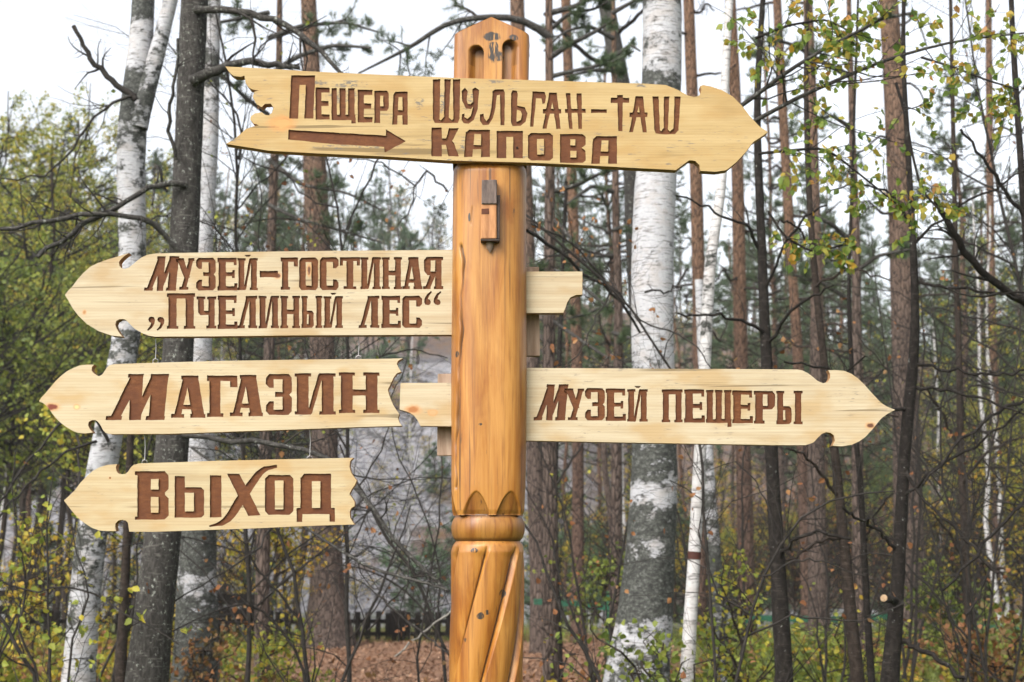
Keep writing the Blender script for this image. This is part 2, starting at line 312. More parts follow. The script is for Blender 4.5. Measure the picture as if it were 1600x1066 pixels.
# ------------------------------------------------------------------ glyphs, unit box, y up
def Rr(x0, y0, x1, y1): return [(x0, y0), (x1, y0), (x1, y1), (x0, y1)]
def Dd(x0, y0, x1, y1, w, w2=None):
    w2 = w if w2 is None else w2
    return [(x0 - w / 2, y0), (x0 + w / 2, y0), (x1 + w2 / 2, y1), (x1 - w2 / 2, y1)]
CL = lambda s, y0=0, y1=1, c=.13: [(c, y0), (s, y0), (s, y1), (c, y1), (0, y1 - c * .7), (0, y0 + c * .7)]
CR = lambda s, y0=0, y1=1, c=.13: [(1 - s, y0), (1 - c, y0), (1, y0 + c * .7), (1, y1 - c * .7), (1 - c, y1), (1 - s, y1)]
G = {
 'П': [Rr(.05,0,.34,1), Rr(.66,0,.95,1), Rr(0,.9,1,1), Rr(.1,.85,.9,.95), Rr(0,0,.40,.08), Rr(.60,0,1,.08)],
 'Е': [Rr(.05,0,.42,1), Rr(0,.87,.96,1), Rr(.82,.78,.96,.9), Rr(.4,.44,.85,.56), Rr(.74,.38,.87,.62), Rr(0,0,1,.13), Rr(.84,.1,1,.22)],
 'Г': [Rr(.08,0,.44,1), Rr(0,.87,1,1), Rr(.76,.72,1,.9), Rr(0,0,.54,.09)],
 'У': [Dd(.22,1,.60,.38,.36,.32), Dd(.84,1,.40,0,.26), Rr(0,.91,.44,1), Rr(.66,.91,1,1), Rr(.18,0,.66,.09)],
 'З': [CR(.36,0,.52), CR(.36,.47,1), Rr(.12,.87,.8,1), CL(.3,.66,1), Rr(.36,.44,.8,.56), CL(.3,0,.33), Rr(.12,0,.8,.13)],
 'И': [Rr(.05,0,.34,1), Rr(.66,0,.95,1), [(.3,.02),(.42,.02),(.7,.98),(.58,.98)], Rr(0,0,.40,.08), Rr(.6,0,1,.08), Rr(0,.92,.4,1), Rr(.6,.92,1,1)],
 'О': [CL(.35), CR(.35), Rr(.2,.86,.8,1), Rr(.2,0,.8,.14)],
 'С': [CL(.36), Rr(.2,.86,.8,1), Rr(.2,0,.8,.14), CR(.3,.66,1), CR(.3,0,.32)],
 'Т': [Rr(.33,0,.67,1), Rr(0,.88,1,1), Rr(0,.74,.16,.9), Rr(.84,.74,1,.9), Rr(.18,0,.82,.09)],
 'Н': [Rr(.05,0,.34,1), Rr(.66,0,.95,1), Rr(.3,.43,.7,.58), Rr(0,0,.40,.08), Rr(.6,0,1,.08), Rr(0,.92,.4,1), Rr(.6,.92,1,1)],
 'А': [Dd(.17,0,.46,1,.2), Dd(.80,0,.60,1,.36), Rr(.25,.2,.7,.31), Rr(0,0,.38,.09), Rr(.56,0,1,.09), Rr(.30,.91,.80,1)],
 'Я': [Rr(.6,0,.92,1), Rr(.54,0,1,.09), Rr(.2,.89,1,1), [(.05,.9),(.18,1),(.38,1),(.38,.45),(.2,.45),(.05,.56)], Rr(.2,.43,.7,.55), Dd(.2,0,.52,.5,.28), Rr(0,0,.38,.09)],
 'Ч': [Rr(.6,0,.92,1), [(.08,1),(.38,1),(.38,.42),(.2,.42),(.08,.5)], Rr(.2,.42,.7,.55), Rr(0,.91,.46,1), Rr(.54,.91,1,1), Rr(.5,0,1,.09)],
 'Л': [Dd(.15,0,.56,1,.2), Rr(.6,0,.93,1), Rr(.42,.91,1,1), Rr(0,0,.38,.09), Rr(.55,0,1,.09)],
 'ЬI':[Rr(.03,0,.26,1), Rr(0,.92,.3,1), Rr(0,0,.4,.12), Rr(.1,.42,.48,.54), [(.34,0),(.5,0),(.58,.07),(.58,.46),(.5,.54),(.34,.54)], Rr(.71,0,.95,1), Rr(.66,.92,1,1), Rr(.66,0,1,.08)],
 'Щ': [Rr(.03,0,.27,1), Rr(.38,0,.62,1), Rr(.73,0,.97,1), Rr(0,0,1,.12), Rr(0,.92,.3,1), Rr(.35,.92,.65,1), Rr(.7,.92,1,1), Rr(.84,-.12,1,.1)],
 'Р': [Rr(.06,0,.42,1), Rr(0,.89,.9,1), [(.64,.44),(.86,.44),(1,.54),(1,.9),(.86,1),(.64,1)], Rr(.3,.43,.8,.54), Rr(0,0,.5,.09)],
 'М': [Dd(.14,0,.42,1,.16,.22), Dd(.50,0,.40,1,.20,.22), [(.44,.0),(.56,.0),(.80,1),(.66,1)], Dd(.86,0,.80,1,.26,.28), Rr(0,0,.27,.09), Rr(.68,0,1,.09), Rr(.26,.92,.52,1), Rr(.64,.92,.95,1)],
 'В': [Rr(.07,0,.47,1), Rr(0,.92,.5,1), Rr(0,0,.5,.06), Rr(.3,.84,.85,1), Rr(.3,.47,.9,.62), Rr(.3,0,.85,.14), CR(.3,.55,1,.12), CR(.3,0,.52,.12)],
 'ь': [Rr(.02,0,.36,1), Rr(.2,.6,.9,.73), Rr(.2,0,.9,.15), CR(.34,0,.73,.1)],
 'I': [Rr(0,0,1,1)],
 'Д': [Rr(.10,.24,.40,.92), Rr(.62,.24,.90,1), [(.12,.85),(.12,.92),(.2,1),(.9,1),(.9,.84)], Rr(0,.16,1,.29), Rr(0,0,.15,.25), Rr(.86,0,1,.25)],
 'dash': [Rr(0,0,1,1)],
 # plain carved forms of the oldest board
 'п1': [Rr(0,0,.37,1), Rr(.63,0,1,1), Rr(0,.78,1,1)],
 'е1': [Rr(0,0,.42,1), Rr(0,.84,1,1), Rr(0,.42,.92,.58), Rr(0,0,1,.16)],
 'щ1': [Rr(0,.05,.22,1), Rr(.33,.05,.58,1), Rr(.68,.05,.95,1), Rr(0,.04,.98,.2), Rr(.82,-.06,1,.12)],
 'р1': [Rr(0,0,.4,1), Rr(0,.85,.85,1), CR(.38,.38,1,.12), Rr(.2,.38,.85,.52)],
 'а1': [[(0,0),(.32,0),(.42,1),(.2,1),(.06,.9)], Rr(.66,0,1,1), Rr(.18,.84,1,1), Rr(.15,.28,.8,.44)],
 'ш1': [Dd(.15,.1,.16,1,.24,.26), Dd(.5,.05,.55,1,.16,.22), Dd(.86,.1,.86,1,.22,.26), [(.03,.1),(.1,0),(.9,0),(.98,.12),(.9,.2),(.7,.06),(.56,.14),(.42,.14),(.3,.06),(.1,.2)]],
 'у1': [[(.2,1),(0,.9),(.05,.62),(.25,.42),(.55,.4),(.7,.5),(.7,.62),(.5,.54),(.35,.55),(.3,.66),(.36,.9)], [(.62,.96),(.8,1),(1,.93),(.92,.4),(.7,.1),(.42,0),(.12,.02),(0,.12),(.04,.26),(.18,.28),(.16,.18),(.34,.13),(.52,.22),(.68,.5)]],
 'л1': [[(.5,.86),(.46,.5),(.36,.2),(.26,.12),(.16,.2),(.14,.32),(0,.3),(0,.12),(.12,0),(.36,.02),(.52,.2),(.62,.5),(.68,.86)], [(.5,.8),(.5,.95),(.6,1),(.94,1),(1,.9),(.98,0),(.82,0),(.8,.86)]],
 'ь1': [[(.02,.9),(.12,1),(.36,.98),(.42,.9),(.34,.1),(.1,0),(.02,.1)], [(.1,0),(.6,0),(.9,.12),(1,.35),(.85,.52),(.3,.58),(.3,.46),(.6,.42),(.68,.32),(.6,.17),(.3,.1)]],
 'г1': [Dd(.14,0,.22,1,.22,.3), [(.1,.8),(.1,.97),(.25,1),(.9,.98),(1,.85),(.95,.66),(.78,.64),(.7,.8)]],
 'А1': [Dd(.14,0,.52,1,.2,.28), Dd(.86,0,.62,1,.22,.3), Rr(.06,.42,1,.55)],
 'н1': [Dd(.28,0,.14,1,.17,.22), Dd(.74,0,.68,1,.17,.26), Rr(.0,.45,1,.56)],
 'т1': [Dd(.52,0,.5,1,.22,.32), Rr(0,.78,1,.92)],
 'к1': [Rr(0,0,.38,1), Rr(.3,.4,.6,.62), [(.5,.5),(.64,.98),(1,.98),(.8,.6),(.72,.5)], [(.5,.52),(.62,0),(1,0),(.82,.46),(.72,.58)]],
 'О1': [CL(.36), CR(.36), Rr(.2,.78,.8,1), Rr(.2,0,.8,.22)],
 'В1': [Rr(0,0,.4,1), Rr(0,.82,.85,1), Rr(0,.42,.85,.6), Rr(0,0,.85,.18), CR(.4,.55,1,.12), CR(.36,0,.5,.12)],
 'ш2': [Dd(.16,.1,.10,1,.2,.22), Dd(.47,.08,.5,1,.15,.2), Dd(.84,.1,.9,1,.18,.22), [(.05,.14),(.1,.02),(.35,0),(.8,0),(.94,.12),(.8,.18),(.62,.07),(.5,.16),(.38,.16),(.3,.08),(.14,.2)]],
 'х5': [[(.36,.80),(.50,.80),(.74,.20),(.60,.20)]],
}
def warp(x, y):          # small wander of a hand-held chisel, in photograph pixels
    return (x + 0.2 * math.sin(x * .21 + y * .27) + .1 * math.sin(y * .9 + x * .13),
            y + 0.2 * math.sin(x * .2 - y * .33 + 1.3) + .1 * math.sin(x * .83))
def dens(poly, s=4.0):
    out = []
    for i, a in enumerate(poly):
        b = poly[(i + 1) % len(poly)]
        n = max(1, int(math.hypot(b[0] - a[0], b[1] - a[1]) / s))
        out += [(a[0] + (b[0] - a[0]) * k / n, a[1] + (b[1] - a[1]) * k / n) for k in range(n)]
    return out
def place_glyph(key, x0, y0, x1, y1, skew=0):
    """unit glyph into the pixel box, y0 top, y1 bottom"""
    return [[(x0 + u * (x1 - x0) + skew * (v - .5), y1 + v * (y0 - y1)) for (u, v) in p] for p in G[key]]
BREVE = lambda x0, x1, y: [[(x0 + (x1 - x0) * .35, y - 5), (x0 + (x1 - x0) * .66, y - 5), (x0 + (x1 - x0) * .58, y - 2.2), (x0 + (x1 - x0) * .43, y - 2.2)]]

def carve_board(name, outline, letters, Y, thick, mats, root, label, depth=0.006, wobble=0.25):
    """outline and letters in photograph pixels on the plane Y; returns board object; letters become sub-parts"""
    polys = []; owner = []
    outline = dens(outline, 8)
    for li, L in enumerate(letters):
        for p in L['polys']:
            polys.append([warp(*q) for q in dens(p)]); owner.append(li)
    def ccw(p):
        a = sum(p[i][0] * p[(i + 1) % len(p)][1] - p[(i + 1) % len(p)][0] * p[i][1] for i in range(len(p)))
        return p if a > 0 else p[::-1]
    outline = ccw(outline); polys = [ccw(p) for p in polys]
    vs = [Vector(q) for q in outline]; faces = [list(range(len(vs)))]
    for p in polys:
        faces.append(list(range(len(vs), len(vs) + len(p)))); vs += [Vector(q) for q in p]
    V2, E2, F2, _, _, OF = delaunay_2d_cdt(vs, [], faces, 0, 1e-4)
    V2 = [(v.x, v.y) for v in V2]
    W3 = np.array([at(x, y, Y) for x, y in V2])
    cls = []
    for of in OF:
        s = set(of); l = [owner[i - 1] for i in s if i > 0]
        cls.append(l[0] if (l and 0 in s) else (-1 if 0 in s else None))
    def orient(t):       # make the front face look at the camera (-Y)
        a, b, c = W3[t[0]], W3[t[1]], W3[t[2]]
        return t if np.cross(b - a, c - a)[1] < 0 else [t[0], t[2], t[1]]
    tris = [orient(list(f)) for f in F2]
    ecl = {}
    for t, c in zip(tris, cls):
        if c is None: continue
        for i in range(3):
            a, b = t[i], t[(i + 1) % 3]; ecl[(a, b)] = c
    # board: front triangles, back triangles over everything inside, outer side wall
    nV = len(W3); back = W3 + np.array([0, thick, 0]); cut = W3 + np.array([0, depth, 0])
    ft = [t for t, c in zip(tris, cls) if c == -1]
    bt = [[t[0] + nV, t[2] + nV, t[1] + nV] for t, c in zip(tris, cls) if c is not None]
    side = []
    for (a, b), c in ecl.items():
        if (b, a) not in ecl: side.append([b, a, a + nV, b + nV])
    mi = [0] * len(ft) + [1] * len(bt) + [1] * len(side)
    bo = part(name, np.vstack([W3, back]), [ft + bt, side], mats, root, mi=mi)
    if label: bo['label'] = label
    for li, L in enumerate(letters):
        tl = [t for t, c in zip(tris, cls) if c == li]
        if not tl: continue
        wall = []
        for (a, b), c in ecl.items():
            if c == li and ecl.get((b, a)) != li: wall.append([a, b, b + nV, a + nV])
        idx = sorted({i + nV for t in tl for i in t} | {i for w in wall for i in w}); mp = {v: k for k, v in enumerate(idx)}
        VV = np.vstack([W3, cut])[idx]
        ob = part(L['name'], VV, [[[mp[i + nV] for i in t] for t in tl], [[mp[i] for i in w] for w in wall]], [M_letter], bo)
        if L.get('label'): ob['label'] = L['label']
    return bo
def row(spec):
    """spec: list of (glyph, x0,y0,x1,y1[,skew]) -> letters"""
    out = []
    for s in spec:
        g = s[0]; pl = place_glyph('И' if g == 'Й' else g, *s[1:])
        if g == 'Й': pl += BREVE(s[1], s[3], s[2])
        out.append(dict(name='hyphen' if g == 'dash' else 'letter', polys=pl))
    return out
# ------------------------------------------------------------------ ground, hill, rock
def sstep(a, b, x):
    t = np.clip((np.asarray(x, float) - a) / (b - a), 0, 1); return t * t * (3 - 2 * t)
_rs = np.random.RandomState(11)
_WV = [(_rs.uniform(.5, 1.5), _rs.uniform(0, 6.28), _rs.uniform(0, 6.28)) for _ in range(24)]
def fbm(x, y, s=1.0, o=5):
    x = np.asarray(x, float); y = np.asarray(y, float); r = 0; a = 1; f = s
    for k in range(o):
        for j in range(3):
            w = _WV[(k * 3 + j) % 24]; an = w[1]
            r = r + a * np.sin((x * math.cos(an) + y * math.sin(an)) * f * w[0] + w[2] + 1.7 * np.sin(f * .6 * (y * math.cos(an) - x * math.sin(an)) + w[1]))
        a *= .5; f *= 2.03
    return r / 5.0
def gz(x, y):
    x = np.asarray(x, float); y = np.asarray(y, float)
    return -0.12 * sstep(8, 28, y) - 1.2 * sstep(31, 55, y) + 0.05 * fbm(x, y, .6, 3)
HX = [-90, -45, -28, -12, 0, 10, 30, 50, 90]; HZ = [34, 33, 32, 31, 29, 27, 24, 22, 22]
def hz(x, y):
    x = np.asarray(x, float); y = np.asarray(y, float)
    H = np.interp(x + 4 * fbm(x, y, .03, 2), HX, HZ)
    s = 0.30 * sstep(66, 76, y + 2.5 * fbm(x, y, .12, 2)) * sstep(14, -4, x) + 0.1 * sstep(64, 90, y)
    z = -1.9 + s * 34 + (H - s * 34) * sstep(74, 145, y) + sstep(70, 90, y) * 0.6 * fbm(x, y, .25, 4)
    rock = sstep(63, 68, y) * sstep(86, 78, y) * sstep(12, -4, x)
    return z + rock * (0.8 * fbm(x * 1.3, y * 1.3 + z, .8, 5) + .35 * np.abs(fbm(x * 3.1 + 5, y * 2.1, 1.1, 3)))
def grid(xs, ys, fn):
    X, Y = np.meshgrid(xs, ys); Z = fn(X, Y); V = np.stack([X, Y, Z], -1).reshape(-1, 3)
    n, m = len(ys), len(xs); i = np.arange(n - 1)[:, None]; j = np.arange(m - 1)[None, :]
    return V, np.stack([i * m + j, i * m + j + 1, (i + 1) * m + j + 1, (i + 1) * m + j], -1).reshape(-1, 4)
def clearing(x, y):       # 1 on the bare, leaf strewn ground behind the post
    c = -1.2 + 0.02 * y
    return sstep(3.6, 2.4, np.abs(x - c) + .5 * fbm(x, y, .8, 2)) * sstep(13, 16, y) * sstep(31, 28, y)
def ground_mat():
    N = NB('forest_floor', rough=0.95, spec=0.1)
    a = N.noise(N.co((1, 1, 1)), 14, 6, 0.7); b = N.noise(N.co((1, 1, 1)), .9, 4); v = N.vor(N.co((1, 1, .3)), 22, out='Color')
    sp = N.n('ShaderNodeSeparateColor'); N.lk(v, sp.inputs[0])
    litter = N.ramp(sp.outputs[0], [(0.0, (.07, .035, .02)), (.35, (.17, .09, .055)), (.7, (.27, .15, .095)), (1, (.36, .24, .17))])
    grass = N.ramp(a, [(.3, (.035, .045, .012)), (.55, (.07, .10, .02)), (.75, (.14, .12, .04))])
    stone = N.ramp(N.noise(N.co((1, 1, 1)), 3.5, 6, .75), [(.3, (.07, .065, .06)), (.5, (.22, .215, .22)), (.7, (.36, .35, .36))])
    N.color(N.mix(N.mth('MULTIPLY', N.attr('stony'), N.step(b, .36, .5)), N.mix(N.attr('bare'), grass, N.mix(0.35, litter, N.ramp(a, [(.3, (.06, .035, .02)), (.7, (.22, .13, .085))]))), stone))
    N.bump(a, 0.8, 0.05); return N.m
xs = np.unique(np.r_[np.linspace(-250, -40, 14), np.linspace(-40, -12, 30), np.linspace(-12, 12, 90), np.linspace(12, 40, 30), np.linspace(40, 250, 14)])
ys = np.unique(np.r_[np.linspace(-60, 4, 14), np.linspace(4, 34, 110), np.linspace(34, 62, 24), np.linspace(62, 250, 14)])
V, Q = grid(xs, ys, gz)
o = link('ground', mesh_of('ground', V, [Q], ground_mat(), smooth=True, attrs={'bare': clearing(V[:, 0], V[:, 1]), 'stony': sstep(29, 33, V[:, 1] + fbm(V[:, 0], V[:, 1], .5, 3))}), kind='structure')
def hill_mat():
    N = NB('wooded_slope', rough=0.95, spec=0.1)
    a = N.noise(N.co((1, 1, 1)), 1.4, 6, 0.7); b = N.noise(N.co((.6, .6, 1.3)), .35, 5, .6)
    soil = N.ramp(a, [(.3, (.07, .055, .05)), (.48, (.15, .115, .10)), (.58, (.17, .10, .055)), (.70, (.10, .13, .05))])
    cr = N.vor(N.mix(.25, N.co((1, 1, 2.4)), N.mth('MULTIPLY', N.noise(N.co((1, 1, 1)), .8, 4), 6.0)), .8, 'DISTANCE_TO_EDGE'); c2 = N.noise(N.co((1.5, 1.5, 4)), 1.8, 6, .7)
    rock = N.ramp(c2, [(.30, (.05, .05, .055)), (.44, (.15, .15, .165)), (.53, (.35, .345, .36)), (.60, (.21, .195, .185)), (.70, (.30, .235, .175))])
    rock = N.mix(N.mth('MULTIPLY', N.step(cr, 0.12, 0.0), N.step(N.noise(N.co((1,1,1)), .7, 4), .45, .6)), rock, (.08, .075, .075))
    f = N.mth('MULTIPLY', N.attr('rock'), N.step(N.mth('ADD', b, N.mth('MULTIPLY', a, .35)), .52, .60))
    N.color(N.mix(f, soil, rock)); N.bump(c2, 1, .3); return N.m
xs = np.unique(np.r_[np.linspace(-110, -40, 30), np.linspace(-40, 12, 260), np.linspace(12, 100, 70)])
ys = np.unique(np.r_[np.linspace(56, 64, 8), np.linspace(64, 88, 90), np.linspace(88, 175, 60)])
V, Q = grid(xs, ys, hz)
rk = sstep(64, 67, V[:, 1]) * sstep(97, 84, V[:, 1]) * sstep(12, -2, V[:, 0])
link('hill', mesh_of('hill', V, [Q], hill_mat(), smooth=True, attrs={'rock': rk}), kind='structure')

# ------------------------------------------------------------------ the signpost
YP = 4.6
post_root = thing('carved_signpost', (at(759, 1066, YP)[0] - .004, YP, float(gz(-.08, YP))), 'tall varnished orange-brown carved wooden post with twisted foot, carrying three nailed arrow boards', 'signpost')
def rowx(py): return np.interp(py, [50, 300, 700, 1066, 1300], [769.3, 765.4, 764, 759.5, 757.5])
def rowz(py): return at(765, py, YP)[2]
zb = float(gz(-.08, YP)) - .1
PY = np.linspace(30, 1750, 1200); PZ = np.array([rowz(p) for p in PY])
PXC = np.array([at(rowx(p), p, YP)[0] for p in PY]); PPM = np.array([ppm(765, p, YP) for p in PY])
def lathe(name, rows, hw, N, ffn, mat, flat=2.0, caps=(False, False), topcut=None, label=None):
    """rows: pixel rows top to bottom; hw(row) half width in px; ffn(theta,row,xpx)->(recess m, cut 0..1)"""
    a = np.linspace(-1, 1, N, endpoint=False)
    th = (a - 0.36 * np.sin(a * math.pi) / math.pi * -1 * -1) * math.pi     # denser towards the camera
    rows = np.asarray(rows, float)
    z = np.interp(rows, PY, PZ); xc = np.interp(rows, PY, PXC); pp = np.interp(rows, PY, PPM)
    TH, RW = np.meshgrid(th, rows); R0 = (hw(rows) / pp)[:, None]
    ex = flat
    sup = 1 / (np.abs(np.sin(TH)) ** ex + np.abs(np.cos(TH)) ** ex) ** (1 / ex)
    R = R0 * sup
    irr = 1 + .008 * np.sin(TH * 3 + 1 + z[:, None] * 2) + .005 * np.sin(TH * 7 + z[:, None] * 5)
    R = R * irr
    xpx = RW * 0 + rowx(rows)[:, None] + R * np.sin(TH) * pp[:, None]
    rec, cut = ffn(TH, RW, xpx)
    R = R - rec
    X = xc[:, None] + R * np.sin(TH); Yy = YP - R * np.cos(TH); Z = z[:, None] + 0 * TH
    if topcut is not None: Z = np.minimum(Z, topcut(X, Yy))
    V = np.stack([X, Yy, Z], -1).reshape(-1, 3); n, m = len(rows), N
    i = np.arange(n - 1)[:, None]; j = np.arange(m)[None, :]; j2 = (j + 1) % m
    Q = np.stack([i * m + j, (i + 1) * m + j, (i + 1) * m + j2, i * m + j2], -1).reshape(-1, 4)
    F_ = [Q]; cutv = cut.reshape(-1)
    Vs = [V]; cs = [cutv]; off = len(V)
    for k, on in enumerate(caps):
        if not on: continue
        rr = V[:m] if k == 0 else V[-m:]; c = rr.mean(0)
        for f in (.66, .33, .02):
            ring = c + (rr - c) * f; 
            if k == 0 and topcut is not None: ring[:, 2] = topcut(ring[:, 0], ring[:, 1])
            Vs.append(ring); cs.append(np.zeros(m))
            pv = (0 if f == .66 and k == 0 else (n - 1) * m if f == .66 else off - m)
            jj = np.arange(m); F_.append(np.stack([pv + jj, pv + (jj + 1) % m, off + (jj + 1) % m, off + jj], -1)); off += m
    o = part(name, np.vstack(Vs), [np.vstack(F_)], [mat], post_root, smooth=True, attrs={'cut': np.concatenate(cs)})
    if label: o['label'] = label
    return o
def soft(d, w): return np.clip(.5 - d / w, 0, 1)      # 1 inside (d<0)
def arch(x, y, cx, hwid, top):
    dy = np.where(y > top + hwid, 0, y - (top + hwid)); return np.sqrt((x - cx) ** 2 + dy ** 2) - hwid
pr = np.array(base_of(post_root))
def kn(px, py, ax, ay, col, Y=YP):
    p = at(px, py, Y) - pr; s = ppm(px, py, Y); return (float(p[0]), float(p[2]), ax / s, ay / s, col)
CH = (.026, .019, .014)
def f_head(TH, RW, x):
    fr = np.cos(TH) > 0
    a = np.minimum(arch(x, RW, 745.5, 10.5, 92), arch(x, RW, 797.5, 11, 84))
    i = soft(a, 1.8) * fr * (RW < 150); return i * .032, i * (.25 + .6 * soft(np.minimum(RW - (84 + 12), np.where(x < 772, RW - 103, RW - 95)), 8)) + soft(np.abs(a) - .8, 1.5) * fr * (RW < 120) * .55  # upper part of each niche darkened: its shade goes into the cut mask
z_ap = at(768, 48, YP)[2]; x_ap = at(768.5, 48, YP)[0]; sl = (rowz(48) - rowz(73.5)) / (58 / ppm(768, 60, YP))
M_head = post_mat('varnished_pine_head', [kn(769, 78, 13, 7, CH), kn(772, 96, 8, 12, CH), kn(775, 108, 12, 10, CH), kn(802, 80, 7, 5, CH)])
lathe('post_head', np.r_[np.linspace(40, 130, 75), np.linspace(134, 262, 26)], lambda r: 58 + r * 0, 300, f_head, M_head, flat=11.0, caps=(True, False),
      topcut=lambda X, Y_: z_ap - sl * np.abs(X - x_ap))
crack_y = [385, 420, 470, 520, 560, 600, 640, 700, 770]; crack_x = [722, 726, 722, 724, 719, 719, 716, 714, 713]
def f_shaft(TH, RW, x):
    fr = np.cos(TH) > 0
    cx = np.interp(RW, crack_y, crack_x) + 1.0 * np.sin(RW * .06) + .5 * np.sin(RW * .17)
    c1 = soft(np.abs(x - cx) - 1.1 - .8 * np.sin(RW * .05), 2.2) * ((RW > 392) & (RW < 768)) * fr
    c2 = soft(np.abs(x - (738 + 1.5 * np.sin(RW * .08))) - .3, 2) * ((RW > 335) & (RW < 362)) * fr
    # petals: slanting scoops cut in the lower rim
    p = np.zeros_like(TH); edge = np.zeros_like(TH)
    for k in range(7):
        tc_ = -.30 + k * (2 * math.pi / 7)
        d = (TH - tc_ + math.pi) % (2 * math.pi) - math.pi
        u = d / .345; top = 770 + 34 * np.abs(u) ** 1.7       # pointed arch
        ins = soft((top - RW), 2.5) * (np.abs(u) < 1)
        p = np.maximum(p, ins * (.004 + .012 * np.clip((RW - 770) / 34, 0, 1)) * np.sqrt(np.clip(1 - u * u, 0, 1)) ** .5)
        edge = np.maximum(edge, ins * (.30 + .25 * np.clip(np.abs(u), 0, 1)))
    saddle = .014 * sstep(274, 258, RW + 0 * TH - 7 * np.cos(TH * 1.3)) * fr
    return c1 * .010 + c2 * .004 + p + saddle, np.maximum(np.maximum(c1, c2 * .7), edge)
sh_rows = np.r_[np.linspace(250, 380, 50), np.linspace(384, 765, 110), np.linspace(768, 806, 34)]
lathe('shaft', sh_rows, lambda r: np.interp(r, [250, 300, 600, 760, 798, 806], [57, 57, 58.3, 57.5, 56.5, 54.5]), 300, f_shaft,
      post_mat('varnished_pine_shaft', [kn(716, 560, 3, 5, CH), kn(752, 668, 3, 2, CH), kn(735, 352, 2, 7, CH), kn(803, 345, 1.6, 8, CH)]), flat=3.1, caps=(False, True))
def f_none(TH, RW, x): return TH * 0 + .002 * np.sin(TH * 6 + 1) * np.sin((RW - 806) / 40 * 3.1), TH * 0 + .9 * soft(RW - 809, 4) + .75 * soft(842 - RW, 5)
lathe('collar', np.linspace(804.5, 848, 34), lambda r: 49.5 + 7.0 * np.clip(np.sin(np.clip((r - 806) / 39, 0, 1) * math.pi), 0, 1) ** .55, 300, f_none,
      post_mat('varnished_pine_collar', dark=.8), flat=2.2)
def f_twist(TH, RW, x):
    ph = (TH + (RW - 850) * (0.98 / 195.)) / (2 * math.pi) * 7 - .02
    f = ph - np.floor(ph)                                        # one strand: steep lip, then a rounded flank
    g = soft(np.abs((f + .5) % 1 - .5) - .02, .05)
    prof = .018 * np.where(f < .12, 1 - f / .12, ((f - .12) / .88) ** 3.2) + 0.004 * g
    st = sstep(850, 872, RW)
    return prof * st, np.clip(soft(np.abs((f + .5) % 1 - .5) - .03, .035), 0, 1) * st
lathe('twisted_foot', np.r_[np.linspace(846, 1070, 130), np.linspace(1080, 1660, 60)], lambda r: np.interp(r, [846, 852, 862, 1066, 1700], [50, 54.5, 57.5, 58.2, 60]), 460, f_twist,
      post_mat('varnished_pine_foot', [kn(752, 960, 6, 5, CH), kn(786, 926, 5, 6, CH), kn(762, 955, 4, 4, CH), kn(729, 997, 3, 3, CH), kn(743, 860, 6, 4, CH)]), flat=2.15)

# wedges behind, bracket in front
def pbox(name, x0, y0, x1, y1, Y0, Y1, m, parent, b=.002, **kw):
    a = at(x0, y0, Y0); c = at(x1, y1, Y0)
    V, T = bevbox((a[0], Y0, c[2]), (c[0], Y1, a[2]), b, .0006, int(x0))
    return part(name, V, [T], m, parent, **kw)
M_old = simple('weathered_lath', (.20, .13, .085), (.36, .27, .20), (60, 60, 5), .9, .5)
pbox('wedge', 818, 417, 843, 556, 4.63, 4.665, M_old, post_root)
pbox('wedge', 684, 584, 712, 712, 4.63, 4.665, M_old, post_root)
br = pbox('peg_bracket', 752, 319, 775.5, 373, 4.445, 4.50, simple('old_block', (.19, .075, .025), (.42, .20, .08), (50, 50, 12), .55, .4), post_root)
pbox('weathered_block', 752.5, 281, 776, 318.6, 4.44, 4.50, simple('scorched_block', (.05, .038, .036), (.16, .12, .10), (70, 70, 14), .9, .6), br)
pbox('metal_strip', 776.3, 305, 780.5, 373, 4.452, 4.49, M_darkmetal, br, b=.0008)
pbox('base_plate', 751, 373.2, 780.5, 376.5, 4.442, 4.50, M_darkmetal, br, b=.0008)
pbox('dark_notch', 752.6, 326, 764, 335, 4.4442, 4.447, simple('dark_brown_notch', (.05, .015, .008), (.12, .04, .015)), br, b=.0008)  # thin dark brown plate laid on the block face where the notch sits
a_, b_, c_ = at(765.5, 376, 4.47), at(765.5, 387, 4.47), at(766, 395.5, 4.47)
V, Q = tubes([np.array([a_, b_, c_])], [[.0125, .0115, .001]], 10)
part('pointed_peg', V, [Q], simple('grey_peg', (.12, .08, .06), (.25, .18, .13)), br, smooth=True)

# ---- boards
def bknots(root, L): 
    r = base_of(root); out = []
    for (px, py, ax, ay, c, Y) in L:
        p = at(px, py, Y) - r; s = ppm(px, py, Y); out.append((float(p[0]), float(p[2]), ax / s, ay / s, c))
    return out
Y1 = 4.462
o1 = [(352,104),(420,107.5),(480,111.5),(600,117),(715,122),(820,125),(930,128.5),(1010,131),(1040,133),(1060,141),(1074,149),(1085,152),(1093,149),(1096,141),(1094,134.5),(1099,133),(1112,135.5),(1128,141),(1145,151),(1160,166),(1172,182),(1186,197),(1200,206.5),(1190,213.5),(1177,222),(1165,238),(1150,254),(1135,266),(1118,268.5),(1094,267),(1093,258),(1086,251.5),(1077,250.5),(1068,257),(1056,266),(1040,265),(1000,263),(900,257.5),(820,254),(700,251),(600,244.5),(480,239),(420,235.5),(353,225),(365,218),(374,211),(384,202),(396,197.5),(405,196),(396,193),(391,187),(392,182),(398,177.5),(409,175.5),(414,179.5),(420,180.5),(425,176),(427.5,168.5),(423,162),(414,162.5),(409,167.5),(400,162),(395,151.5),(397.5,143.5),(405,141.5),(396,140.5),(389.5,137.5),(384,130.5),(382,118.5),(376,120),(366,119),(360,115)]
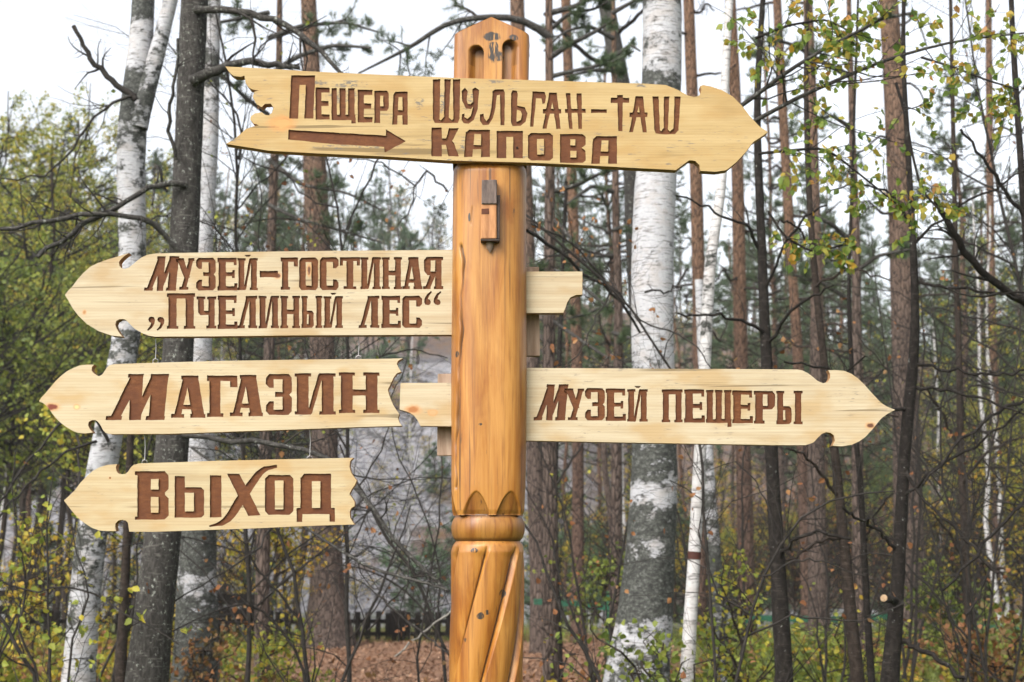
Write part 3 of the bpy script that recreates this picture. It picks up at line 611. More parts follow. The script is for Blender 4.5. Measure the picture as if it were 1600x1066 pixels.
L1 = row([('п1',453.5,118,491,185.5,3),('е1',493,137,515,187),('щ1',518,138,556,190),('е1',559,140.5,582,191.5),('р1',585,142,607.5,192.5),('а1',613,143.5,637,195),
          ('ш1',675,124,719.5,192.5),('у1',721,137,748.5,193.5),('л1',750,140,789,196),('ь1',798,141,824,197),('г1',829,143,852,198,3),('А1',846.5,145,877,201.5),('н1',883,146,915,201.5),
          ('dash',923.5,171,948,176.6),('т1',954.5,148.5,983,205),('А1',982,150.5,1011.5,207),('ш2',1020,151,1063,210),
          ('к1',674,199.5,717,244.5),('а1',725,203,765.5,245.5),('п1',776,204.6,817,247.3),('О1',825,208,864,251),('В1',875,209.6,915,254.7),('а1',924,213,964,256)])
arrow = [(451,203),(525,207.5),(603,212),(603,202.5),(618,211.5),(634.5,221),(618,229.5),(601,238.5),(600,229.5),(520,225.5),(450,218)]
L1.append(dict(name='arrow_mark', polys=[arrow], label='brown carved arrow pointing right under the first word'))
FL = [(p[0], p[1], p[2], p[3]) for p in bknots(post_root, [(x, y, a, b, 0, Y1) for x, y, a, b in [(478, 155, 7, 16), (500, 130, 14, 6), (545, 132, 30, 7), (538, 152, 26, 13), (655, 160, 8, 12), (692, 158, 8, 24), (735, 152, 7, 13), (722, 228, 5, 12), (848, 232, 6, 9), (820, 247, 8, 6), (545, 230, 60, 4), (700, 251, 40, 3), (365, 217, 14, 5), (636, 243, 8, 4), (905, 172, 10, 5), (760, 128, 30, 3), (1010, 134, 20, 3)]])]
m1 = board_mat('board_yellow_pine', (.325, .222, .092), (.390, .282, .132), (.33, .208, .076), 1.7,
               bknots(post_root, [(444, 191, 11, 9, (.07, .03, .015), Y1), (440, 193, 20, 11, (.42, .23, .08), Y1)]), weather=.5, flecks=FL)
carve_board('sign_board', o1, L1, Y1, .038, [m1, M_boardside], post_root, 'top yellow arrow board pointing right, lettered ПЕЩЕРА ШУЛЬГАН-ТАШ КАПОВА')
V, Q = tubes([np.array([at(808, 231, Y1 + .006), at(808, 231, Y1 + .003), at(808, 231, Y1 + .0028)])], [[.0035, .0035, .0002]], 10); part('nail_head', V, [Q], M_darkmetal, post_root)
Y2 = 4.565
o2 = [(101.5,461),(106,455),(113,448),(121,437),(130,427),(141,417),(153,411),(167,406),(187,400),(201.5,395.5),(196,399),(190,404),(186,409.5),(186.5,415),(189,418.5),(194,420.5),(201,418.5),(208,413),(215.6,406.5),(222,402),(230,398.5),(244,396),(330,394.5),(480,392.5),(600,391.5),(706,390.5),(760,390.5),(765,424),(830,424.5),(910,424.5),(910,460.5),(900,461),(891,465),(886,473),(884,480),(880,489),(765,489.5),(760,523),(706,523.2),(480,524),(300,526),(241,526),(232,524.5),(223,521),(210,513.5),(200,503.5),(196.5,500),(192.5,498.6),(187,498.8),(182,501.5),(180,507),(182,513),(185.5,519),(191,526),(174.6,524.5),(154,517.5),(136,506.5),(123,494),(113,481),(107,470)]
L2 = row([('М',229,400.5,279,454.5,8),('У',275,403.5,304,453),('З',306.5,403,337,454),('Е',340,403,371,454),('Й',371,403.5,403,453.5),('dash',406,423.5,434.5,433.5),('Г',438.5,402.5,465.5,453),('О',467.5,402.5,497,453.5),
          ('С',499.7,402,529,453.5),('Т',531,402,562.5,452),('И',563,402,595,452),('Н',596.6,402,628,452),('А',628.5,402,660,452),('Я',661,401.5,692.5,452),
          ('П',261,458.5,305,514),('Ч',307,463.5,338,513.5),('Е',340,462,371,514),('Л',371,462.5,402,513),('И',404,462.5,436,513),('Н',438,462.5,469,513),('ЬI',471,462.5,504,512.5),('Й',505.5,463,536,512.5),
          ('Л',560.5,462.5,593,512.5),('Е',596,462.5,626.5,512.5),('С',628.5,462.5,659.5,512.5)])
def comma(x, y, s=1, up=False):
    p = [(0,5),(1,1.5),(4.5,0),(9,1.2),(11,5),(10,11),(6,17.5),(0,22),(-1.5,20.5),(3,15),(5,9.5),(2,8.5)]
    if up: p = [(10 - a, 22 - b) for a, b in p]
    return [(x + a * s, y + b * s) for a, b in p]
L2 += [dict(name='quotation_mark', polys=[comma(231.5, 495), comma(246, 495)]), dict(name='quotation_mark', polys=[comma(663.5, 455, 1, True), comma(678.5, 455, 1, True)])]
DK = (.10, .04, .02)
m2 = board_mat('board_pale_pine', (0.350, 0.267, 0.162), (0.416, 0.349, 0.236), (0.329, 0.225, 0.110), 4.1, bknots(post_root, [(483, 422, 3.5, 9, DK, Y2), (434, 431, 6, 5, DK, Y2), (132, 488, 3, 4, (.3, .15, .06), Y2)]), weather=.45)
carve_board('sign_board', o2, L2, Y2, .036, [m2, M_boardside], post_root, 'pale arrow board pointing left through the post, lettered МУЗЕЙ-ГОСТИНАЯ „ПЧЕЛИНЫЙ ЛЕС“')
Y4 = 4.572
o4 = [(626,598.5),(706,598.3),(765,598),(770,574.8),(821,575),(1000,576),(1180,577),(1245.6,577.5),(1254,579),(1262,583),(1270,589),(1277,595),(1286,599),(1293,597),(1297,591),(1297,584),(1294,578.5),(1307,578.5),(1319,579.5),(1330,584),(1340,591),(1350,600.5),(1361,613),(1377,630),(1387,636),(1398.6,640.6),(1388,646),(1378,653),(1371,661),(1364,670),(1352,683),(1342,690),(1331,695),(1315,697.5),(1301,696.5),(1304.5,689),(1303,680.5),(1298,676.5),(1291,675.5),(1284,678),(1278,684),(1271,691.5),(1259,695.8),(1207,695.6),(1000,692),(821,688.6),(770,688),(765,666),(706,666.3),(657,665.5),(652,656),(647.5,650),(639,644.5),(624.5,640),(625,620)]
L4 = row([('М',837.5,600.7,887,657,8),('У',882,607.3,913,656.5),('З',914,606.5,945,657),('Е',946.5,607.3,978,657.8),('Й',980,608.3,1012,659),('П',1034,608.5,1066.6,660),('Е',1069,608.5,1101.5,660.5),
          ('Щ',1103,609.5,1143,661),('Е',1144,610.3,1176.5,661.5),('Р',1178,611,1211,662),('ЬI',1213,611,1254,663)])
m4 = board_mat('board_cream_pine', (0.357, 0.278, 0.169), (0.423, 0.355, 0.244), (0.350, 0.240, 0.114), 7.3, bknots(post_root, [(1360, 665, 7, 5, DK, Y4), (646, 640, 12, 7, (.30, .12, .04), Y4), (676, 645, 7, 5, (.4, .25, .12), Y4)]), weather=.45)
carve_board('sign_board', o4, L4, Y4, .036, [m4, M_boardside], post_root, 'pale arrow board pointing right at half height, lettered МУЗЕЙ ПЕЩЕРЫ')

def hanging(label, loc_px, Yh, outline, L, mat_f, wires, thick=.034):
    t = thing('hanging_sign', at(*loc_px, Yh), label, 'sign')
    m = mat_f(t)
    carve_board('sign_board', outline, L, Yh, thick, [m, M_boardside], t, None)
    for (x, y0, y1) in wires:        # a twisted wire hanger with an eye at the lower end
        s = 1 / ppm(x, y1, Yh); c = at(x, y1 - 6, Yh + .017); r = .009
        a = np.linspace(.3, 2 * math.pi + .1, 14)
        ring = np.stack([c[0] + r * np.sin(a), c[1] + 0 * a, c[2] + r * np.cos(a)], 1)
        top = at(x, y0, Yh + .017); mid = at(x + 1, (y0 + y1 - 12) / 2, Yh + .019); st = np.array([c[0], c[1], c[2] + r])
        pt = np.vstack([top, mid, st]); pt = resample(pt, 14)
        V, Q = tubes([ring, pt], [np.full(14, .0016), np.full(14, .0016)], 6)
        e0 = at(x, y1 - 2, Yh + .017); e1 = e0 - np.array([0, 0, .03])
        V2, Q2 = tubes([resample(np.array([c - np.array([0, 0, r]), e1]), 14)], [np.full(14, .0022)], 6)
        part('wire_hanger', np.vstack([V, V2]), [np.vstack([Q, Q2 + len(V)])], M_wire, t, smooth=True)
    return t
Y3 = 4.575
o3 = [(61,627),(65,621),(71,614.5),(79,605),(87.5,595),(96,587),(105,580),(115,575),(125,571),(136,569.8),(147,570),(143.5,574),(143.5,579.5),(146,583),(150,586),(155,588),(160,585),(163.5,580),(167.5,574),(172,570.5),(180,569),(257,566.5),(350,564),(480,562),(600,560.8),(629,560),(622,564),(620,569),(623,575),(627,581),(620,583.5),(615,590),(611,599),(606,609),(608,617),(611,625),(615,634),(620,642),(624,647),(622,653),(624,660),(628,665.5),(560,667.5),(450,671.5),(350,675),(265,678),(172,678.5),(165,676.5),(161,672),(158,666),(154,660),(150,656.8),(144,656.5),(139,659),(137.5,664),(140,670),(145,676),(132,677.8),(122,676.5),(113,673),(104,667.5),(95,661),(88,654),(82,646.5),(76,638),(69,631)]
L3 = row([('М',171,584.5,263,656.5,12),('А',267.5,587,321,653),('Г',323.5,587,371,651.5),('А',360-.5,586,411,650.5),('З',415.5,584.5,456,648.5),('И',460.5,583.5,524.5,648),('Н',529.5,582,593,645.5)])
hanging('pale arrow board with МАГАЗИН carved on it, pointing left, hanging between two other left arrows', (345, 678), Y3, o3, L3,
        lambda t: board_mat('board_honey_pine', (0.365, 0.278, 0.162), (0.423, 0.352, 0.232), (0.357, 0.236, 0.103), 2.9, bknots(t, [(82, 636, 12, 6, (.14, .03, .015), Y3), (120, 636, 5, 4, (.6, .38, .17), Y3)]), weather=.35),
        [(243, 527, 571), (560, 524, 566)])
o5 = [(100,782),(108,775),(117.5,765.5),(126,754),(136,744),(145,736),(155,730.5),(168,726.5),(183,725.3),(181,730),(182,736),(185,739.8),(190,741.2),(196,740.5),(200,737.5),(204,731),(209,726.5),(217.5,724.2),(330,720.5),(450,717.5),(552,715.5),(547,721),(546,729),(548.5,738),(552,744),(557.5,750.5),(555,757),(550,764),(546,772),(550,777.5),(554,784),(554,791),(549,794),(546.5,799),(547,808),(550,814),(554,819.5),(480,822),(390,826),(300,829),(240,831),(202,830.8),(201,824),(200,817),(196.5,813.5),(191,812.4),(185,813.5),(180.5,818),(180,824),(181.5,830),(168,830),(155,829),(145,825.5),(136,820),(126,813),(117.5,804.5),(108,793)]
x_special = [(320,825.5),(326,821),(345,820.5),(354,814),(362,803),(375,780),(392,752),(404,738),(418,730),(433,727),(433,730.5),(421,734),(413,742),(402,757),(388,781),(374,803),(366,814),(352,822.5),(338,826)]
x_special = [(326,821.5),(338,817.5),(348,811),(356,800),(366,783),(379,764),(391,748),(400,737),(412,729),(433,726.5),(433.5,731),(420,734.5),(411,741),(400,757),(390,772),(379,790),(370,804),(360,815),(348,821.5),(328,823.5)]
L5 = row([('В',211,736.5,263.5,812),('ь',272,744,319,809),('I',328,743,346,808.5),('О',414,742.3,458.5,804.5),('Д',463.5,740.3,523.3,815.5)])
L5.append(dict(name='letter', polys=[x_special, [(355,740.5),(374,740.5),(392,775),(407,805.5),(388,806),(371,773)]]))
hanging('lowest and shortest arrow board, carved ВЫХОД, pointing left and hanging on wires', (325, 828), 4.578, o5, L5,
        lambda t: board_mat('board_golden_pine', (0.357, 0.264, 0.141), (0.409, 0.333, 0.201), (0.350, 0.228, 0.098), 9.2, bknots(t, [(172, 747, 2, 2, DK, 4.578)]), weather=.35),
        [(226, 679, 729), (484, 671, 723)])

# ------------------------------------------------------------------ barks and leaves
def birch_mat(name, white=(.39, .39, .405), seed=0):
    N = NB(name, rough=0.7, spec=0.2)
    ln = N.noise(N.co((11, 11, 85), (seed, 0, 0)), 1, 4, 0.6)
    big = N.mth('ADD', N.mth('MULTIPLY', N.noise(N.co((7, 7, 10), (seed, 3, 1)), 1, 3, 0.6), .62), N.mth('MULTIPLY', N.noise(N.co((30, 30, 48), (seed, 8, 1)), 1, 5, 0.75), .40))
    fine = N.noise(N.co((40, 40, 60), (seed, 3, 1)), 1, 4, 0.7)
    w = N.mix(N.step(fine, .35, .7), white, tuple(c * .82 for c in white))
    w = N.mix(N.mth('MULTIPLY', N.step(N.noise(N.co((6, 6, 9), (2, 2, seed)), 1, 6, .7), .46, .62), .6), w, (.33, .30, .28))
    col = N.mix(N.mth('MULTIPLY', N.step(ln, .54, .62), .75), w, (.10, .09, .085))
    lich = N.ramp(N.noise(N.co((26, 26, 40)), 1, 6, .8), [(.32, (.014, .014, .013)), (.48, (.038, .039, .035)), (.58, (.085, .088, .078)), (.68, (.20, .205, .195))])
    thr = N.mth('ADD', big, N.mth('MULTIPLY', N.mth('SUBTRACT', N.attr('dark'), .5), .5))
    col = N.mix(N.step(thr, .535, .60), col, lich)
    N.color(col); N.bump(N.mth('ADD', N.mth('MULTIPLY', N.step(thr, .5, .62), 1.0), N.mth('MULTIPLY', fine, .7)), .7, .012); return N.m
def bark_mat(name, a, b, c, sc=(22, 22, 5), lichen=0.0, orange=None, zr=(5, 9), rough=.95, crack=True):
    N = NB(name, rough=rough, spec=0.15)
    v = N.noise(N.co(sc), 1, 6, .7, .6); cr = N.vor(N.co(tuple(s * .8 for s in sc)), 1.0, 'DISTANCE_TO_EDGE')
    col = N.ramp(v, [(.28, a), (.5, b), (.75, c)])
    if orange:
        sp = N.n('ShaderNodeSeparateXYZ'); N.lk(N.tc.outputs['Object'], sp.inputs[0])
        h = N.step(N.mth('ADD', sp.outputs[2], N.mth('MULTIPLY', v, 1.5)), zr[0], zr[1])
        col = N.mix(h, col, N.mix(N.step(v, .35, .7), orange, tuple(x * .55 for x in orange)))
    if crack: col = N.mix(N.step(cr, .12, .0), col, tuple(x * .35 for x in a))
    else: col = N.mix(N.mth('MULTIPLY', N.step(N.noise(N.co((14, 14, 90)), 1, 3), .58, .66), .5), col, tuple(x * 1.5 for x in c))
    if lichen:
        l = N.noise(N.co((45, 45, 30)), 1, 5, .75)
        col = N.mix(N.step(l, .68 - lichen * .16, .74 - lichen * .12), col, (.27, .28, .25))
    N.color(col); N.bump(N.mth('ADD', v, N.mth('MULTIPLY', N.step(cr, 0, .25), .8 if crack else .05)), .9 if crack else .5, .02); return N.m
M_birch = birch_mat('birch_bark', seed=0); M_birch2 = birch_mat('birch_bark_thin', (.47, .455, .45), 5)
M_lich = bark_mat('lichen_grey_bark', (.013, .0115, .0105), (.036, .033, .030), (.085, .080, .072), (46, 46, 16), lichen=.6, crack=False)
M_pine = bark_mat('pine_bark', (.045, .033, .028), (.095, .070, .058), (.16, .122, .102), (30, 30, 6), orange=(.19, .118, .080), zr=(4.5, 11))
M_pinered = bark_mat('red_pine_bark', (.050, .032, .025), (.105, .066, .050), (.17, .115, .088), (32, 32, 7), orange=(.205, .120, .076), zr=(3.5, 9))
M_darkb = bark_mat('dark_sapling_bark', (.006, .005, .0045), (.014, .0115, .010), (.032, .027, .023), (34, 34, 20), lichen=.3, crack=False)
M_brownb = bark_mat('brown_sapling_bark', (.010, .0075, .006), (.025, .0185, .015), (.052, .040, .032), (34, 34, 20), lichen=.2, crack=False)
M_twig = simple('twig_bark', (.008, .007, .006), (.032, .026, .022), (30, 30, 30), .9, .2)
M_greytw = simple('grey_dead_wood', (.10, .09, .08), (.28, .26, .23), (30, 30, 30), .9, .3)
M_wood = simple('cut_wood', (.25, .16, .09), (.36, .25, .15), (40, 40, 40), .8, .2)
def leaf_mat(name, stops, trans=.4, rough=.55):
    N = NB(name, rough=rough, spec=.3); r = N.n('ShaderNodeMath', operation='FRACT')
    n = N.noise(N.co((.7, .7, .7)), 1, 3)
    f = N.mth('ADD', N.mth('MULTIPLY', N.island(), .62), N.mth('MULTIPLY', n, .76)); f = N.mth('SUBTRACT', f, .19)
    N.color(N.ramp(f, stops)); N.leafy(trans); return N.m
ML_yg = leaf_mat('yellow_green_leaves', [(.0, (.08, .11, .02)), (.3, (.18, .225, .035)), (.55, (.29, .30, .045)), (.75, (.42, .34, .035)), (.9, (.38, .22, .03)), (1, (.30, .10, .02))])
ML_green = leaf_mat('fresh_green_leaves', [(0, (.055, .085, .02)), (.4, (.12, .16, .03)), (.7, (.21, .24, .04)), (1, (.28, .27, .05))])
ML_needle = leaf_mat('pine_needles', [(0, (.026, .048, .026)), (.4, (.055, .088, .042)), (.75, (.095, .13, .058)), (1, (.13, .13, .05))], .2)
ML_young = leaf_mat('young_pine_needles', [(0, (.03, .065, .035)), (.5, (.07, .125, .06)), (.8, (.12, .17, .075)), (1, (.13, .15, .06))], .2)
ML_brown = leaf_mat('dry_brown_leaves', [(0, (.08, .03, .014)), (.4, (.20, .08, .03)), (.7, (.30, .15, .06)), (1, (.38, .26, .14))], .3, .8)
ML_litter = leaf_mat('fallen_leaves', [(0, (.05, .025, .015)), (.35, (.15, .075, .042)), (.7, (.26, .15, .09)), (1, (.40, .28, .19))], .1, .85)
ML_gold = leaf_mat('golden_leaves', [(0, (.12, .15, .02)), (.35, (.28, .25, .025)), (.7, (.42, .27, .03)), (1, (.40, .15, .02))])
ML_grass = leaf_mat('grass_blades', [(0, (.05, .06, .015)), (.4, (.10, .13, .022)), (.7, (.19, .20, .05)), (1, (.27, .20, .09))], .3)
ML_fern = leaf_mat('rusty_fern', [(0, (.07, .08, .02)), (.4, (.16, .10, .035)), (.7, (.24, .10, .04)), (1, (.30, .17, .07))], .3)
ML_birchleaf = leaf_mat('birch_leaves', [(0, (.09, .15, .03)), (.42, (.17, .24, .04)), (.6, (.32, .32, .06)), (.78, (.40, .25, .03)), (1, (.42, .16, .03))], .5, .45)

# ------------------------------------------------------------------ growth helpers
def frames(D):
    D = nn(D); ref = np.where(np.abs(D[:, 2:3]) > .85, np.array([[1., 0, 0]]), np.array([[0, 0, 1.]]))
    A = nn(np.cross(D, ref)); return D, A, np.cross(A, D)
def sprout(P, R, rng, per, lratio=(.35, .7), ang=(35, 70), t0=.15, up=.1, rr=.6, n=6, curl=.25, lmin=.05, t1=.98):
    """children on tubes P (T,n,3); per = mean number on each"""
    T, m, _ = P.shape; cnt = rng.poisson(per, T) if np.isscalar(per) else rng.poisson(per)
    idx = np.repeat(np.arange(T), cnt); K = len(idx)
    if K == 0: return np.zeros((0, n, 3)), np.zeros((0, n))
    t = rng.uniform(t0, t1, K) * (m - 1); i = np.minimum(t.astype(int), m - 2); f = (t - i)[:, None]
    p = P[idx, i] * (1 - f) + P[idx, i + 1] * f; tg = nn(P[idx, i + 1] - P[idx, i])
    r = (R[idx, i] * (1 - f[:, 0]) + R[idx, i + 1] * f[:, 0]) * rr * rng.uniform(.6, 1.0, K)
    L = np.linalg.norm(np.diff(P, axis=1), axis=2).sum(1)[idx] * rng.uniform(*lratio, K) * (1.05 - .6 * t / (m - 1))
    L = np.maximum(L, lmin)
    D, A, B = frames(tg); ph = rng.uniform(0, 2 * math.pi, K); an = np.radians(rng.uniform(*ang, K))
    d = D * np.cos(an)[:, None] + (A * np.cos(ph)[:, None] + B * np.sin(ph)[:, None]) * np.sin(an)[:, None]
    d[:, 2] += up; d = nn(d)
    out = np.zeros((K, n, 3)); out[:, 0] = p; bend = rng.normal(0, curl, (K, 3))
    for k in range(1, n):
        d = nn(d + bend * .35 + rng.normal(0, curl * .55, (K, 3)) + np.array([0, 0, up * .25]))
        out[:, k] = out[:, k - 1] + d * (L / (n - 1))[:, None]
    return out, r[:, None] * np.linspace(1, .28, n)[None]
def leaves(P, D, size, rng, wid=.8, fold=.25, shape='leaf'):
    """leaf blades: base P, growing direction D"""
    K = len(P); D, A, B = frames(D); ph = rng.uniform(0, 2 * math.pi, K)[:, None]
    S_ = A * np.cos(ph) + B * np.sin(ph); Nn = np.cross(D, S_); s = (size * rng.uniform(.6, 1.15, K))[:, None]
    if shape == 'leaf':
        V = np.stack([P, P + s * (.28 * D + wid * .48 * S_ + fold * .25 * Nn), P + s * (.62 * D + wid * .36 * S_ + fold * .2 * Nn), P + s * D - fold * .15 * s * Nn,
                      P + s * (.62 * D - wid * .36 * S_ + fold * .2 * Nn), P + s * (.28 * D - wid * .48 * S_ + fold * .25 * Nn)], 1).reshape(-1, 3)
        b = (np.arange(K) * 6)[:, None]
        return V, np.vstack([b + np.array([[0, 1, 2, 3]]), b + np.array([[0, 3, 4, 5]])])
    if shape == 'quad':
        V = np.stack([P, P + s * (.5 * D + wid * .5 * S_), P + s * D, P + s * (.5 * D - wid * .5 * S_)], 1).reshape(-1, 3)
        b = (np.arange(K) * 4)[:, None]; return V, b + np.array([[0, 1, 2, 3]])
    if shape == 'tri':
        V = np.stack([P - S_ * s * wid * .5, P + S_ * s * wid * .5, P + s * D], 1).reshape(-1, 3)
        b = (np.arange(K) * 3)[:, None]; return V, b + np.array([[0, 1, 2]])
def pts_on(P, rng, K, t0=.2):
    T, m, _ = P.shape; idx = rng.randint(0, T, K); t = rng.uniform(t0, 1, K) * (m - 1); i = np.minimum(t.astype(int), m - 2); f = (t - i)[:, None]
    return P[idx, i] * (1 - f) + P[idx, i + 1] * f, nn(P[idx, i + 1] - P[idx, i])
def tufts(C, D, rng, m=12, L=.09, w=.010, spread=.85):
    K = len(C); D = nn(D + 0.0); Ci = np.repeat(C, m, 0); Di = np.repeat(D, m, 0)
    dd = nn(Di * rng.uniform(.2, 1.2, (K * m, 1)) + rng.normal(0, spread, (K * m, 3)) * .7)
    base = Ci - Di * rng.uniform(0, L * .9, (K * m, 1))
    return leaves(base, dd, L * 1.0, rng, wid=w / L, shape='tri')
def join(*vq):
    Vs, Qs, off = [], [], 0
    for V, Q in vq:
        if len(V) == 0: continue
        Vs.append(V); Qs.append(np.asarray(Q) + off); off += len(V)
    return (np.vstack(Vs), np.vstack(Qs)) if Vs else (np.zeros((0, 3)), np.zeros((0, 4), int))
def w2(px, py, w, Y): p = at(px, py, Y); return [*p, w / 2 / ppm(px, py, Y)]
def path_px(L, Y, n, Y2=None):
    Y2 = Y if Y2 is None else Y2; k = len(L)
    A = np.array([w2(x, y, w, Y + (Y2 - Y) * i / max(1, k - 1)) for i, (x, y, w) in enumerate(L)])
    A = smooth_line(A, n); return A[:, :3], A[:, 3]
def trunk(root, pts, Y, m, k=22, n=70, up=3.5, dark=None, gn=.035, seed=0, flare=1.25, name='trunk', ground=True):
    """pts bottom to top in photograph pixels (x, y, width)"""
    A = [w2(x, y, w, Y) for x, y, w in pts]
    b = np.array(A[0]); g = float(gz(b[0], Y))
    if b[2] > g and ground:
        sl = (np.array(A[0][:2]) - np.array(A[1][:2])) / (A[1][2] - A[0][2] + 1e-6) * .5
        A.insert(0, [b[0] + sl[0] * (b[2] - g), b[1], g - .08, b[3] * flare])
    if up:
        t = np.array(A[-1]); d = t[:3] - np.array(A[-2][:3]); d /= np.linalg.norm(d)
        A.append([*(t[:3] + d * up), t[3] * .7])
    A = smooth_line(A, n); P, R = A[:, :3], A[:, 3]
    V, Q = tubes([P], [R], k)
    rg = np.random.RandomState(seed); c = np.repeat(P, k, 0); rel = V - c
    s = 1 + gn * fbm(V[:, 0] * 9 + seed, V[:, 2] * 2.5 + V[:, 1] * 9, 1.2, 4) + gn * .6 * rg.normal(0, .5, len(V))
    V = c + rel * s[:, None]
    at_ = {}
    if dark is not None:
        dz = [at(x, y, Y)[2] for (x, y, _) in [(pts[0][0], q[0], 0) for q in dark]]; o_ = np.argsort(dz)
        at_['dark'] = np.interp(V[:, 2], np.array(dz)[o_], np.array([q[1] for q in dark])[o_])
    ob = part(name, V, [Q], m, root, smooth=True, attrs=at_)
    return ob, P, R
def limbs(root, rng, specs, Y, m=None, per=9, per2=6, per3=0, leaf=None, up=.05, ratio=(.25, .5), name='branch', twn='twigs', curl=.3, t0=.15, rr=.5):
    """specs: list of pixel polylines (x,y,w) from the fork outwards; main limbs are parts, their twigs one joined part"""
    allP = []; allR = []
    for sp in specs:
        Ya, Yb = Y, Y
        if isinstance(sp, tuple): sp, Yb = sp
        P, R = path_px(sp, Ya, 14, Yb)
        P = P + np.vstack([np.zeros(3), rng.normal(0, .008, (13, 3))])
        V, Q = tubes([P], [R], 8); part(name, V, [Q], m or M_twig, root, smooth=True)
        allP.append(P); allR.append(R)
    P0, R0 = np.array(allP), np.array(allR)
    L0 = np.linalg.norm(np.diff(P0, axis=1), axis=2).sum(1)
    P1, R1 = sprout(P0, R0, rng, per * L0, ratio, up=up, curl=curl, t0=t0, rr=rr)
    L1 = np.linalg.norm(np.diff(P1, axis=1), axis=2).sum(1)
    P2, R2 = sprout(P1, R1, rng, np.maximum(per2 * L1, .01), (.3, .6), up=up, curl=curl, rr=.6, n=5)
    R1 = np.maximum(R1, .0012); R2 = np.maximum(R2, .0009)
    parts_ = [tubes(P1, R1, 4), tubes(P2, R2, 3)]
    P3 = None
    if per3:
        L2 = np.linalg.norm(np.diff(P2, axis=1), axis=2).sum(1)
        P3, R3 = sprout(P2, R2, rng, np.maximum(per3 * L2, .01), (.3, .6), up=up, curl=curl, n=4); parts_.append(tubes(P3, np.maximum(R3, .0008), 3))
    V, Q = join(*parts_)
    if len(V): part(twn, V, [Q], M_twig, root, kind='stuff')
    if leaf:
        K, size, lm = leaf; src = P2 if len(P2) else P1
        p, d = pts_on(src, rng, K); d = d + rng.normal(0, .6, d.shape); d[:, 2] -= .5
        V, Q = leaves(p, d, size, rng); part('leaves', V, [Q], lm, root, kind='stuff')
    return P0, P1, P2

# ------------------------------------------------------------------ the trees one can tell apart, nearest first
rng = np.random.RandomState(5)
def T_(name, px, Y, label, cat='tree', group=None):
    p = at(px, 1000, Y); return thing(name, (p[0], Y, float(gz(p[0], Y))), label, cat, group)
# left birch with a fork
t = T_('birch_tree', 128, 10.2, 'forked white birch leaning right behind the left tips of the signs')
trunk(t, [(122,1066,52),(132,950,48),(140,850,47),(155,760,46),(166,690,45),(182,610,44),(196,545,43),(205,470,42),(208,380,41),(205,290,43),(203,215,46),(214,130,40),(222,60,36),(224,0,34)], 10.2, M_birch, 24, 90, dark=[(1066,.5),(1000,.42),(900,.55),(860,.62),(820,.7),(780,.45),(700,.45),(560,.72),(500,.55),(300,.42),(180,.7),(140,.75),(80,.3),(20,.75)], seed=1)
trunk(t, [(216,200,30),(232,130,27),(250,70,25),(264,10,22)], 10.15, M_birch, 18, 40, dark=[(200,.7),(110,.65),(60,.4),(0,.5)], seed=2, name='fork_stem', ground=False)
limbs(t, rng, [([(212,156,11),(190,142,10),(172,120,9),(160,110,9),(140,90,8),(125,60,6),(114,40,7)], 9.9), ([(212,148,6),(195,150,5),(160,170,4),(125,212,4),(90,262,3),(40,283,3),(5,278,2)], 9.7), ([(170,690,6),(140,640,5),(110,645,5),(80,680,4),(30,740,4),(0,790,3)], 9.4), ([(150,690,5),(110,700,4),(60,740,4),(20,780,3),(-20,830,3)], 9.3),
              ([(120,680,4),(125,760,3),(122,800,3),(110,860,2)], 9.2)], 10.0, per=8, per2=6, curl=.32)
# dark lichen covered conifer in front
t = T_('lichen_covered_tree', 235, 9.0, 'dark grey lichen-covered trunk crossing behind the left signs')
trunk(t, [(228,1066,66),(240,960,60),(252,860,56),(264,760,54),(273,650,50),(277,560,48),(283,470,46),(288,380,45),(292,280,44),(296,180,42),(300,90,42),(304,0,42)], 9.0, M_lich, 24, 90, seed=3)
limbs(t, rng, [([(300,128,20),(330,118,17),(352,103,14),(385,97,12),(430,100,10),(470,108,7)], 8.8), ([(305,15,13),(345,18,12),(395,20,11),(440,32,10),(480,62,9),(510,92,7),(545,125,5)], 8.7),
               ([(290,288,11),(268,285,10),(235,290,9),(205,310,8),(180,325,8),(130,352,9),(95,375,8),(60,400,7)], 8.6), ([(288,398,9),(262,375,9),(245,345,9),(225,340,9),(180,335,8),(120,335,8),(60,345,7),(0,360,7)], 8.5),
               ([(275,250,6),(262,200,6),(270,140,5),(280,60,4)], 8.7), ([(262,300,5),(245,250,4),(240,320,4)], 8.8), ([(285,680,9),(330,690,8),(380,688,9),(440,694,8),(500,705,7),(540,742,8),(580,800,8),(630,862,7),(700,925,5)], 8.6),
               ([(300,700,4),(380,760,4),(470,820,4),(560,880,5),(640,905,5),(705,920,4)], 8.4)], 8.9, m=M_lich, per=7, per2=6)
# birch just behind it
t = T_('birch_tree', 305, 12.5, 'birch with grey mossy lower trunk close behind the dark lichen-covered trunk')
trunk(t, [(305,1066,74),(308,960,66),(308,860,58),(312,760,50),(314,650,42),(312,560,38),(314,470,32),(318,380,29),(324,290,28),(329,190,27),(330,100,26),(333,0,24)], 12.5, M_birch, 22, 80, dark=[(1066,.98),(940,.8),(905,.5),(880,.85),(780,.88),(720,.45),(560,.3),(400,.3),(300,.45),(200,.35),(120,.75),(60,.5),(0,.7)], seed=4)
# thin dark stem
t = T_('young_tree', 192, 11.5, 'thin dark stem between the left birch and the lichen-covered trunk')
trunk(t, [(190,1020,17),(196,900,14),(199,820,13),(204,700,11),(206,560,9),(210,400,8),(214,250,6)], 11.5, M_brownb, 12, 40, up=2, seed=5)
